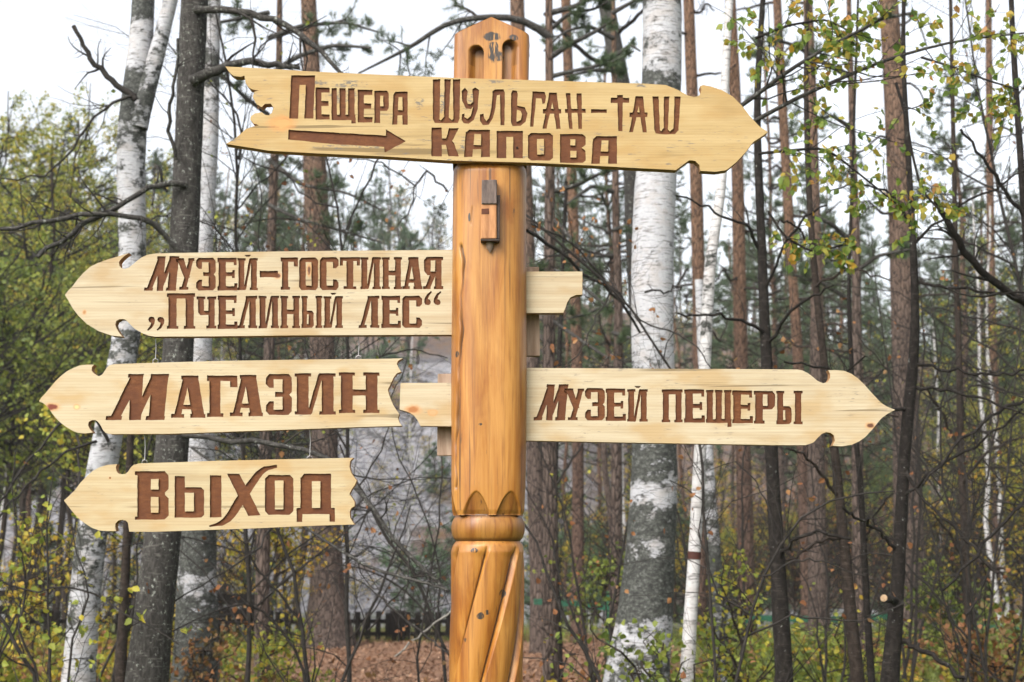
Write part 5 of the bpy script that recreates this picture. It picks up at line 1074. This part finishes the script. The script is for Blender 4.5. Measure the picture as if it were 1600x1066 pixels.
shrub('dead_branch', 640, 9.7, 'pale grey dead branch slanting up to the left side of the carved post', 'branch', [[(617, 1026, 4), (650, 998, 5), (675, 978, 5), (700, 960, 5), (735, 935, 4)]], per=3, per2=3, m=M_greytw)
shrub('bare_shrub', 640, 10.0, 'tangled grey shrub just left of the carved post above the leaf litter', 'shrub', [
    [(*g0(690, 10), 12), (700, 1066, 9), (690, 1000, 8), (650, 900, 8), (610, 850, 8), (575, 790, 7), (550, 740, 6), (530, 700, 4)],
    [(*g0(690, 10), 9), (650, 1060, 6), (660, 960, 6), (680, 860, 5), (690, 780, 4), (688, 700, 3)], [(705, 1030, 6), (655, 940, 5), (600, 900, 5), (545, 880, 4), (500, 890, 3)],
    [(560, 760, 5), (600, 700, 4), (610, 620, 3), (640, 560, 3)], [(680, 1010, 5), (690, 900, 4), (660, 780, 4), (620, 720, 3), (600, 600, 3), (590, 540, 2)]], per=5, per2=5, per3=1, leaf=(40, .04, ML_brown))
shrub('bare_shrub', 60, 8.6, 'dark leafless shrub at the lower left corner with a few green leaves', 'shrub', [
    [(*g0(80, 8.6), 14), (60, 1066, 11), (35, 1020, 10), (15, 985, 9), (-5, 960, 8)], [(*g0(80, 8.6), 9), (80, 1040, 7), (75, 960, 6), (70, 880, 5), (72, 800, 4), (85, 730, 3)],
    [(*g0(90, 8.6), 8), (110, 1000, 6), (140, 940, 5), (130, 880, 4), (110, 830, 3)], [(60, 1066, 7), (30, 960, 6), (40, 880, 5), (20, 800, 4), (25, 700, 3)], [(-10, 900, 6), (40, 930, 5), (120, 910, 5), (200, 960, 4), (280, 1010, 3)]],
    per=7, per2=5, per3=1, leaf=(240, .052, ML_yg))
shrub('bare_shrub', 620, 11.0, 'thin dark leafless tree with long forked twigs between the top and second boards', 'tree', [
    [(*g0(545, 11), 16), (545, 1066, 12), (540, 800, 10), (541, 640, 9), (540, 520, 8), (540, 400, 7), (541, 355, 7), (528, 320, 6), (512, 280, 5), (505, 240, 4), (500, 180, 3)],
    [(541, 360, 6), (556, 320, 6), (575, 285, 5), (592, 245, 5), (610, 200, 4), (630, 140, 3)], [(541, 420, 5), (480, 345, 4), (440, 340, 4), (390, 345, 3), (350, 370, 2)],
    [(530, 325, 5), (470, 310, 4), (455, 270, 4), (410, 262, 4), (375, 240, 3), (350, 200, 2)], [(700, 300, 5), (670, 265, 6), (648, 290, 5), (642, 330, 4), (620, 350, 3)], [(648, 290, 4), (600, 255, 4), (560, 245, 3), (500, 250, 2)],
    [(541, 700, 6), (500, 640, 5), (480, 560, 4), (470, 480, 4), (490, 400, 3)], [(541, 600, 5), (580, 560, 4), (640, 545, 4), (700, 560, 3)], [(541, 480, 4), (420, 440, 3), (400, 380, 3), (410, 300, 3), (390, 230, 2)]],
    per=6, per2=5, per3=2, leaf=(190, .04, ML_brown), curl=.35)
shrub('bare_shrub', 900, 8.8, 'dry-leaved twiggy branches crossing from the post towards the big birch', 'branch', [
    [(*g0(960, 8.8), 14), (950, 1066, 10), (920, 1030, 9), (880, 960, 8), (855, 900, 7), (835, 850, 6), (815, 800, 5), (760, 740, 3)],
    ([(1120, 1090, 8), (1090, 640, 7), (1050, 570, 6), (1010, 510, 6), (960, 450, 7), (910, 405, 7), (860, 370, 7), (824, 335, 6), (780, 300, 5)], 8.6),
    ([(1000, 500, 5), (940, 430, 5), (890, 380, 5), (830, 350, 5)], 8.5), ([(960, 450, 5), (930, 500, 4), (900, 560, 3), (870, 600, 2)], 8.5), ([(1000, 500, 4), (1080, 530, 4), (1110, 570, 3), (1140, 640, 2)], 8.5)],
    per=6, per2=6, per3=2, leaf=(230, .04, ML_brown))
shrub('bare_shrub', 1250, 7.6, 'wiry leafless twigs arching under the lower right arrow board', 'shrub', [
    [(*g0(1130, 7.6), 12), (1150, 1066, 9), (1170, 960, 8), (1215, 850, 7), (1270, 790, 6), (1330, 760, 5), (1400, 770, 3)], [(1170, 960, 6), (1120, 930, 5), (1090, 830, 4), (1100, 760, 3)], [(1215, 850, 5), (1190, 770, 4), (1150, 720, 3), (1110, 735, 2)],
    [(1160, 1000, 6), (1240, 960, 5), (1330, 975, 4), (1420, 940, 3)], [(1190, 900, 5), (1260, 870, 4), (1350, 900, 3)]], per=6, per2=5, per3=2, leaf=(30, .04, ML_brown), curl=.3)
shrub('bare_shrub', 1480, 9.0, 'mesh of fine leafless twigs at the right between the black sapling and the ferns', 'shrub', [
    [(*g0(1500, 9), 12), (1510, 1066, 9), (1520, 960, 8), (1500, 860, 7), (1470, 760, 6), (1460, 640, 5), (1500, 540, 4), (1560, 480, 3)], [(1510, 960, 6), (1560, 860, 5), (1610, 760, 4)], [(1500, 860, 6), (1540, 760, 5), (1560, 640, 4), (1600, 560, 3)],
    [(1470, 760, 5), (1420, 700, 4), (1400, 600, 3), (1340, 520, 3)], [(1460, 640, 5), (1520, 600, 4), (1600, 620, 3)], [(1515, 1000, 6), (1440, 900, 5), (1380, 860, 4), (1300, 880, 3)]], per=8, per2=6, per3=2, leaf=(60, .035, ML_brown))
shrub('bare_shrub', 1560, 12.0, 'high fine leafless crown against the sky at the upper right edge', 'tree', [
    [(*g0(1640, 12), 20), (1640, 900, 14), (1620, 600, 12), (1590, 420, 9), (1560, 300, 8), (1530, 180, 6), (1520, 60, 5), (1500, -40, 4)], [(1590, 420, 7), (1520, 380, 6), (1440, 370, 4), (1370, 390, 3)], [(1560, 300, 6), (1500, 270, 5), (1450, 230, 4), (1400, 215, 3)],
    [(1545, 230, 5), (1590, 150, 4), (1630, 80, 3)], [(1610, 520, 7), (1540, 500, 5), (1460, 480, 4)], [(1530, 150, 4), (1480, 90, 3), (1440, 20, 2)]], per=6, per2=5, per3=2, leaf=(130, .035, ML_brown))
shrub('bare_shrub', 330, 11.0, 'fine drooping twigs hanging in front of the upper left birch and behind the lichen-covered trunk', 'tree', [
    [(*g0(380, 11), 18), (390, 1066, 13), (385, 800, 11), (375, 600, 9), (368, 400, 8), (372, 250, 7), (360, 120, 6), (340, 20, 5)], [(372, 250, 6), (380, 200, 6), (350, 150, 5), (310, 110, 4), (250, 60, 3)], [(368, 330, 5), (400, 290, 4), (450, 250, 4), (470, 190, 3)],
    [(370, 400, 5), (330, 350, 4), (270, 330, 4), (200, 360, 3)], [(365, 120, 5), (420, 60, 4), (500, 40, 3)], [(380, 700, 6), (330, 640, 5), (240, 600, 4), (160, 620, 3)], [(385, 850, 6), (430, 780, 5), (450, 700, 4)]], per=7, per2=6, per3=2, leaf=(160, .04, ML_yg), curl=.35)
for q_, (px_, Y_, lab_) in enumerate([(-20, 9.4, 'leafless shrub with fine rising twigs at the far left edge'), (150, 12.8, 'fine twiggy shrub behind the left birch trunk'),         (930, 12.0, 'fine twiggy shrub between the post and the big birch'),
        (1130, 13.0, 'fine twiggy shrub right of the banded birch'), (1290, 11.5, 'fine twiggy shrub behind the slanting sapling'), (1400, 13.5, 'fine twiggy shrub behind the black sapling'), (1540, 10.4, 'fine twiggy shrub in front of the ferns near the right edge')]):
    L_ = []
    for j_ in range(4):
        x0_, y0_ = g0(px_ + rng.uniform(-25, 25), Y_); hh = rng.uniform(330, 900); lean = rng.uniform(-170, 170)
        L_.append([(x0_ + lean * u_ ** 1.4 + rng.normal(0, 9), y0_ - hh * u_, 8 * (1 - u_) + 2) for u_ in np.linspace(0, 1, 8)])
    shrub('bare_shrub', px_, Y_, lab_, 'shrub', L_, per=3.6, per2=3.5, per3=.4, leaf=(60, .04, [ML_brown, ML_gold, ML_yg][q_ % 3]), curl=.3)
# small leafy pine boughs reaching in at the top
def bough(px, Y, lab, lines, n2=5):
    t = T_('pine_tree', px, Y, lab); 
    x = wx(px, Y); V, Q = straight(np.random.RandomState(int(px)), 9.5, .09, .1, 12); part('trunk', V + np.array([x, Y, float(gz(x, Y))]), [Q], M_pine, t, smooth=True)
    Ps = []
    for l in lines:
        P, R = path_px(l, Y, 14, Y - .5); V, Q = tubes([P], [R], 7); part('branch', V, [Q], M_lich, t, smooth=True); Ps.append((P, R))
    P0 = np.array([a for a, b in Ps]); R0 = np.array([b for a, b in Ps]); L0 = np.linalg.norm(np.diff(P0, axis=1), axis=2).sum(1)
    P1, R1 = sprout(P0, R0, rng, 6 * L0, (.18, .35), t0=.25, up=.1); P2, R2 = sprout(P1, R1, rng, n2, (.35, .7), up=.1, n=5)
    V, Q = join(tubes(P1, R1, 4), tubes(P2, R2, 3)); part('twigs', V, [Q], M_brownb, t, kind='stuff')
    C = np.vstack([P2[:, -1], P2[:, 3], P1[:, -1]]); D = nn(np.vstack([P2[:, -1] - P2[:, -2], P2[:, 3] - P2[:, 2], P1[:, -1] - P1[:, -2]])); D[:, 2] += .4
    V, Q = tufts(C, D, rng, 18, .075, .006); part('needles', V, [Q], ML_needle, t, kind='stuff')
bough(858, 15.0, 'pine behind the post head, its long bough arching left over the post', [[(862, 60, 14), (835, 40, 12), (810, 27, 11), (760, 27, 10), (720, 30, 9), (685, 42, 8), (650, 70, 7), (610, 90, 5), (560, 115, 3)], [(860, 90, 10), (890, 70, 8), (930, 50, 6), (960, 30, 4)], [(862, 20, 10), (900, 10, 8), (935, -10, 5)], [(862, 300, 9), (900, 290, 7), (940, 270, 5), (965, 265, 3)], [(862, 340, 8), (890, 370, 6), (930, 420, 4)], [(860, 120, 8), (900, 110, 6), (950, 100, 4), (990, 80, 3)], [(862, 45, 7), (890, 20, 6), (930, 15, 4), (970, -10, 3)], [(862, 420, 7), (900, 440, 6), (950, 480, 4)], [(862, 500, 7), (890, 520, 6), (950, 560, 4)], [(862, 400, 6), (840, 430, 4), (830, 480, 3)]], 8)
bough(958, 18.5, 'shaggy pine squeezed between the carved post and the big birch', [[(958, 60, 8), (920, 40, 6), (880, 50, 4), (850, 80, 3)], [(958, 110, 8), (925, 110, 6), (885, 120, 4)], [(958, 20, 8), (985, 5, 6), (1005, -5, 4)], [(958, 300, 8), (925, 290, 6), (885, 320, 4)], [(958, 360, 8), (985, 350, 5), (1000, 370, 3)], [(958, 400, 7), (915, 400, 5), (870, 430, 3)], [(958, 470, 7), (920, 490, 5), (880, 500, 3)], [(958, 520, 7), (990, 530, 4)], [(958, 90, 7), (985, 70, 5), (1000, 80, 3)]], 8)
bough(420, 17.0, 'pine with ragged needle sprays behind the upper left, next to the lichen-covered trunk', [[(420, 120, 10), (460, 90, 8), (520, 70, 6), (580, 75, 4)], [(420, 60, 9), (470, 40, 7), (540, 35, 5), (590, 50, 3)], [(420, 180, 8), (380, 150, 6), (340, 110, 5)], [(420, 20, 8), (370, 30, 6), (320, 40, 4)], [(421, 250, 8), (470, 290, 6), (540, 300, 4), (600, 330, 3)], [(420, 320, 7), (460, 340, 5), (600, 380, 3)]], 8)
bough(1330, 18.0, 'pine with loose needle sprays between the two stout orange pines at the upper right', [[(1330, 120, 10), (1290, 100, 8), (1240, 70, 6), (1200, 60, 4)], [(1330, 60, 9), (1370, 30, 7), (1430, 20, 5)], [(1330, 380, 9), (1300, 350, 7), (1250, 330, 5)], [(1331, 430, 8), (1370, 400, 6), (1420, 390, 4)], [(1330, 470, 8), (1280, 440, 6), (1240, 430, 4)], [(1330, 200, 8), (1300, 180, 5), (1270, 190, 3)]], 5)

# ------------------------------------------------------------------ fences and bench
M_black = simple('black_stained_wood', (.004, .0035, .003), (.014, .011, .009), (30, 30, 6), .9, .4, .1)
M_greenp = simple('green_paint', (.003, .045, .022), (.008, .080, .040), (20, 20, 20), .55, .2, .4)
fb = at(360, 1003, 27.0); zf = lambda x: float(gz(x, 27.0))
t = thing('picket_fence', (wx(360, 27), 27.0, zf(wx(360, 27))), 'low black-stained picket fence across the back of the clearing left of the post', 'fence')
z_t = at(600, 956, 27.0)[2]; xA, xB = wx(-40, 27), wx(800, 27)
def bx_part(nm, c0, c1, m, parent, b=.004, seed=0, me=None):
    V, T = bevbox(c0, c1, b, .0015, seed); return part(nm, V, [T], m, parent)
hF = z_t - zf(-3) ; V, T = bevbox((-.05, -.012, .04), (.05, .012, hF), .008, .002, 3); pm = mesh_of('picket', V, [T], M_black); r_ = np.random.RandomState(4)
x = xA
while x < xB:
    o = link('picket', pm, t); bb = base_of(t); o.location = (x - bb[0], 27.0 - bb[1] - .035, zf(x) - bb[2]); o.rotation_euler = (0, r_.normal(0, .012), 0); o.scale = (r_.uniform(.85, 1.1), 1, r_.uniform(.97, 1.03)); x += .186 + r_.normal(0, .006)
for zr in (.14, hF * .68): bx_part('rail', (xA, 27.0, zf(-3) + zr - .04), (xB, 27.045, zf(-3) + zr + .04), M_black, t)
for px in (-20, 100, 215, 425, 626, 800):
    x = wx(px, 27); bx_part('post', (x - .14, 27.0 - .04, zf(x) - .15), (x + .14, 27.10, zf(x) + hF + .03), M_black, t, .01)
t = thing('wooden_bench', (wx(360, 25.5), 25.5, float(gz(wx(360, 25.5), 25.5))), 'black wooden bench with a two-board back, half hidden behind the dark left trunks', 'bench')
gb = float(gz(wx(360, 25.5), 25.5)); xa, xb_ = wx(292, 25.5), wx(416, 25.5)
for (y0, y1) in ((928, 944), (951, 966)): bx_part('backrest_board', (xa, 25.60, at(350, y1, 25.6)[2]), (xb_, 25.64, at(350, y0, 25.6)[2]), M_black, t)
for q in range(3): bx_part('seat_plank', (xa, 25.12 + q * .15, gb + .42), (xb_, 25.25 + q * .15, gb + .46), M_black, t)
for xx in (xa + .12, xb_ - .20):
    bx_part('leg', (xx, 25.15, gb - .05), (xx + .08, 25.23, gb + .42), M_black, t); bx_part('leg', (xx, 25.50, gb - .05), (xx + .08, 25.58, gb + .42), M_black, t)
    bx_part('back_support', (xx, 25.645, gb), (xx + .08, 25.70, at(350, 929, 25.6)[2]), M_black, t)
for k, (pa, pb_) in enumerate(((-30, 66), (205, 290))):
    t = thing('wooden_bench', (wx(pa, 25.8), 25.8, float(gz(wx(pa, 25.8), 25.8))), ['black bench back cut by the left edge of the picture', 'black bench back partly hidden by the lichen-covered trunk'][k], 'bench')
    for (y0, y1) in ((922, 938), (946, 960)): bx_part('backrest_board', (wx(pa, 25.8), 25.80, at(350, y1, 25.8)[2]), (wx(pb_, 25.8), 25.84, at(350, y0, 25.8)[2]), M_black, t)
    g_ = float(gz(wx(pa, 25.8), 25.8)); bx_part('seat_plank', (wx(pa, 25.8), 25.35, g_ + .42), (wx(pb_, 25.8), 25.75, g_ + .46), M_black, t)
    for pp_ in (pa + 6, pb_ - 10): bx_part('leg', (wx(pp_, 25.8), 25.845, g_ - .05), (wx(pp_, 25.8) + .08, 25.92, at(350, 924, 25.8)[2]), M_black, t)
def green_rail(label, Y, rails, posts):
    px0 = rails[0][0]; t = thing('green_railing', (wx(px0, Y), Y, float(gz(wx(px0, Y), Y))), label, 'fence')
    for (x0, y0, x1, y1, hgt) in rails:
        a, b = at(x0, y0, Y), at(x1, y1, Y); h = hgt / F * Y
        V, Q = box((0, 0, 0), (1, 1, 1)); W_ = np.array([a + (b - a) * v[0] + np.array([0, .04 * v[1], h * (v[2] - .5)]) for v in V]); part('rail', W_, [Q], M_greenp, t)
    for (x, yt, w) in posts:
        a = at(x, yt, Y); h = w / F * Y / 2; bx_part('post', (a[0] - h, Y - .06, float(gz(a[0], Y)) - .1), (a[0] + h, Y - .003, a[2]), M_greenp, t, .006)
    return t
green_rail('green railing with one tall post between the carved post and the big birch', 22.0, [(834, 940, 905, 944, 9), (905, 943, 957, 952, 8)], [(952, 924, 9)])
green_rail('low green railing behind the saplings at the right', 24.0, [(1160, 966, 1300, 968, 9), (1300, 968, 1395, 964, 9), (1395, 966, 1600, 985, 8)], [(1165, 955, 8), (1392, 955, 8), (1598, 975, 8)])

# ------------------------------------------------------------------ forest floor plants
# scattered leaves lying on the ground
K = 42000; y = 12 + 20 * rng.uniform(0, 1, K) ** .9; x = wx(rng.uniform(-80, 1680, K), y); cl = clearing(x, y)
keep = rng.uniform(0, 1, K) < np.where(cl > .3, 1.0, .35); x, y = x[keep], y[keep]; P = np.stack([x, y, gz(x, y) + rng.uniform(.004, .03, len(x))], 1)
D = rng.normal(0, 1, P.shape); D[:, 2] *= .22
Dn = nn(D); up_ = np.array([0, 0, 1.]) + rng.normal(0, .35, P.shape); Sd = nn(np.cross(Dn, up_)); s = rng.uniform(.035, .085, len(P))[:, None]
V = np.stack([P, P + s * (.5 * Dn + .38 * Sd) + np.array([0, 0, .008]), P + s * Dn, P + s * (.5 * Dn - .38 * Sd) + np.array([0, 0, .012])], 1).reshape(-1, 3)
link('fallen_leaves', mesh_of('fallen_leaves', V, [(np.arange(len(P)) * 4)[:, None] + np.array([[0, 1, 2, 3]])], ML_litter), kind='stuff')['label'] = 'brown leaf litter covering the clearing behind the post'
# grass
K = 52000; y = 8.5 + 23 * rng.uniform(0, 1, K) ** 1.1; x = wx(rng.uniform(-80, 1680, K), y); d = fbm(x, y, 1.1, 3)
keep = (clearing(x, y) < .25) & (rng.uniform(0, 1, K) < .55 + .45 * np.tanh(d * 2)); x, y = x[keep], y[keep]
m = 1; P = np.stack([x, y, gz(x, y)], 1); D = rng.normal(0, .38, P.shape); D[:, 2] = 1
V1, Q1 = leaves(P, D, .34, rng, wid=.045, shape='tri')
K2 = 6000; y2 = 26 + 5 * rng.uniform(0, 1, K2); x2 = wx(rng.uniform(500, 900, K2), y2); P2_ = np.stack([x2, y2, gz(x2, y2)], 1); D2 = rng.normal(0, .4, P2_.shape); D2[:, 2] = 1; P2_ = P2_[(y2 > 26.6)]; D2 = D2[(y2 > 26.6)]
V2, Q2 = leaves(P2_, D2, .16, rng, wid=.07, shape='tri'); V, Q = join((V1, Q1), (V2, Q2))
link('grass', mesh_of('grass', V, [Q], ML_grass), kind='stuff')['label'] = 'uneven yellow-green grass on the forest floor'
# herbs: stems with leaves; a green and a rusty sheet
def herbs(name, label, K, pxr, yr, h, nl, size, m, seed, thr=.0):
    r = np.random.RandomState(seed); y = r.uniform(*yr, K); x = wx(r.uniform(*pxr, K), y); ok = (clearing(x, y) < .2) & (fbm(x + seed, y, .9, 3) > thr); x, y = x[ok], y[ok]; K = len(x)
    n = 5; s = np.linspace(0, 1, n); P = np.zeros((K, n, 3)); H = r.uniform(.5, 1.2, K) * h; ln = r.normal(0, .28, (K, 2))
    P[..., 0] = x[:, None] + ln[:, :1] * H[:, None] * s ** 1.6; P[..., 1] = y[:, None] + ln[:, 1:] * H[:, None] * s ** 1.6; P[..., 2] = gz(x, y)[:, None] + H[:, None] * s
    V1, Q1 = tubes(P, np.tile(np.linspace(.004, .0015, n), (K, 1)), 3)
    p, d = pts_on(P, r, K * nl, .15); d = r.normal(0, 1, d.shape); d[:, 2] = np.abs(d[:, 2]) * .4
    V2, Q2 = leaves(p, d, size, r, shape='quad', wid=.75)
    me = mesh_of(name, np.vstack([V1, V2]), [Q1, Q2 + len(V1)], [M_brownb, m], mi=[0] * len(Q1) + [1] * len(Q2)); link(name, me, kind='stuff')['label'] = label
herbs('undergrowth', 'low green and yellow herbs on the left of the clearing', 1500, (-80, 560), (10, 24), .36, 16, .075, ML_yg, 1)
herbs('undergrowth', 'low green herbs and weeds to the right of the post', 2200, (940, 1680), (10, 28), .55, 16, .075, ML_green, 2)
herbs('rusty_undergrowth', 'rusty brown dying herbs spread on the forest floor', 2200, (-80, 1680), (11, 22), .42, 14, .08, ML_fern, 3, .05)
herbs('golden_undergrowth', 'yellow autumn herbs spread among the trunks', 1300, (-80, 1680), (11, 25), .45, 14, .075, ML_gold, 4, .1)
# individual bushes
def bush(name, px, Y, pyt, wpx, lab, m, nl, size, cat='bush', nst=16, ml=0):
    x = wx(px, Y); z = float(gz(x, Y)); top = at(px, pyt, Y)[2] - z; R = wpx / 2 / F * Y; r = np.random.RandomState(int(px))
    t = thing(name, (x, Y, z), lab, cat); br, lv = leaf_crown(r, top * (.8 if cat == 'young tree' else 1), .42 * top if cat == 'young tree' else .02, R, nst, nl, size, shape='leaf', up=.5 if cat == 'young tree' else 1.0)
    o = np.array([x, Y, z]); part('stems', br[0] + o, [br[1]], M_brownb, t, kind='stuff'); sv_, sq_ = straight(r, top * .95, .012, .08, 6)
    if cat == 'young tree': part('trunk', sv_ + o, [sq_], M_brownb, t)
    part('leaves', lv[0] + o, [lv[1]], m, t, kind='stuff')
bush('leafy_bush', 1150, 11.5, 915, 150, 'bright yellow-green bush between the thin banded birch and the dark sapling', ML_yg, 900, .05)
bush('leafy_bush', 1000, 9.2, 985, 130, 'pale green raspberry-like plant at the foot of the big birch', ML_green, 420, .055, 'plant')
bush('leafy_bush', 880, 9.0, 1005, 130, 'sparse green sprig in front of the clearing right of the carved post', ML_green, 130, .05, 'plant', 8)
bush('leafy_bush', 1480, 14.5, 940, 140, 'fresh green fern-like bush below the sawn branch stub', ML_green, 1000, .07)
bush('leafy_bush', 1300, 12.5, 985, 120, 'yellowish low bush between the two slanting saplings at the bottom right', ML_yg, 700, .055)
bush('leafy_bush', 1570, 11.0, 975, 170, 'rust-coloured bush in the bottom right corner', ML_fern, 1000, .06)
bush('leafy_bush', 420, 13.5, 1000, 120, 'yellow-green bush at the foot of the mossy left birch beside the clearing', ML_yg, 1000, .055)
bush('leafy_bush', 330, 12.0, 1000, 100, 'rusty twiggy bush between the two dark left trunks', ML_fern, 350, .055)
bush('leafy_bush', 25, 12.5, 1010, 110, 'green and gold leafy bush in the lower left corner', ML_yg, 900, .065)
bush('young_tree', 940, 15.0, 790, 130, 'slender green sapling with pale leaves beside the green railing post', ML_green, 500, .06, 'young tree', 14)
bush('young_tree', 90, 14.0, 760, 110, 'slender sapling with gold leaves near the tip of the lowest board', ML_gold, 420, .06, 'young tree', 14)
bush('young_tree', 440, 19.0, 770, 150, 'airy golden-leaved young tree below the lowest arrow board, left of the flared pine', ML_gold, 1100, .06, 'young tree', 20)
bush('young_tree', 270, 15.0, 870, 90, 'small golden sapling behind the lichen-covered trunk', ML_gold, 350, .055, 'young tree', 10)
bush('young_tree', 650, 31.0, 850, 170, 'soft green young tree behind the fence just left of the post', ML_young, 1300, .06, 'young tree', 20)
bush('young_tree', 150, 17.0, 560, 200, 'loose leafy sapling with orange tints behind the left sign tips', ML_yg, 900, .075, 'young tree', 22)

# ------------------------------------------------------------------ light autumn haze between the trees
V, Q = box((-262, -70, -4.5), (262, 262, 58))
hm = bpy.data.materials.new('haze_air'); hm.use_nodes = True; hn = hm.node_tree; hn.nodes.clear()
ho = hn.nodes.new('ShaderNodeOutputMaterial'); hv = hn.nodes.new('ShaderNodeVolumePrincipled')
hv.inputs['Color'].default_value = (.93, .95, 1, 1); hv.inputs['Density'].default_value = .0006; hv.inputs['Anisotropy'].default_value = .3
hn.links.new(hv.outputs[0], ho.inputs['Volume'])
link('haze', mesh_of('haze', V, [Q], hm), kind='stuff')['label'] = 'thin pale air haze through the wood'
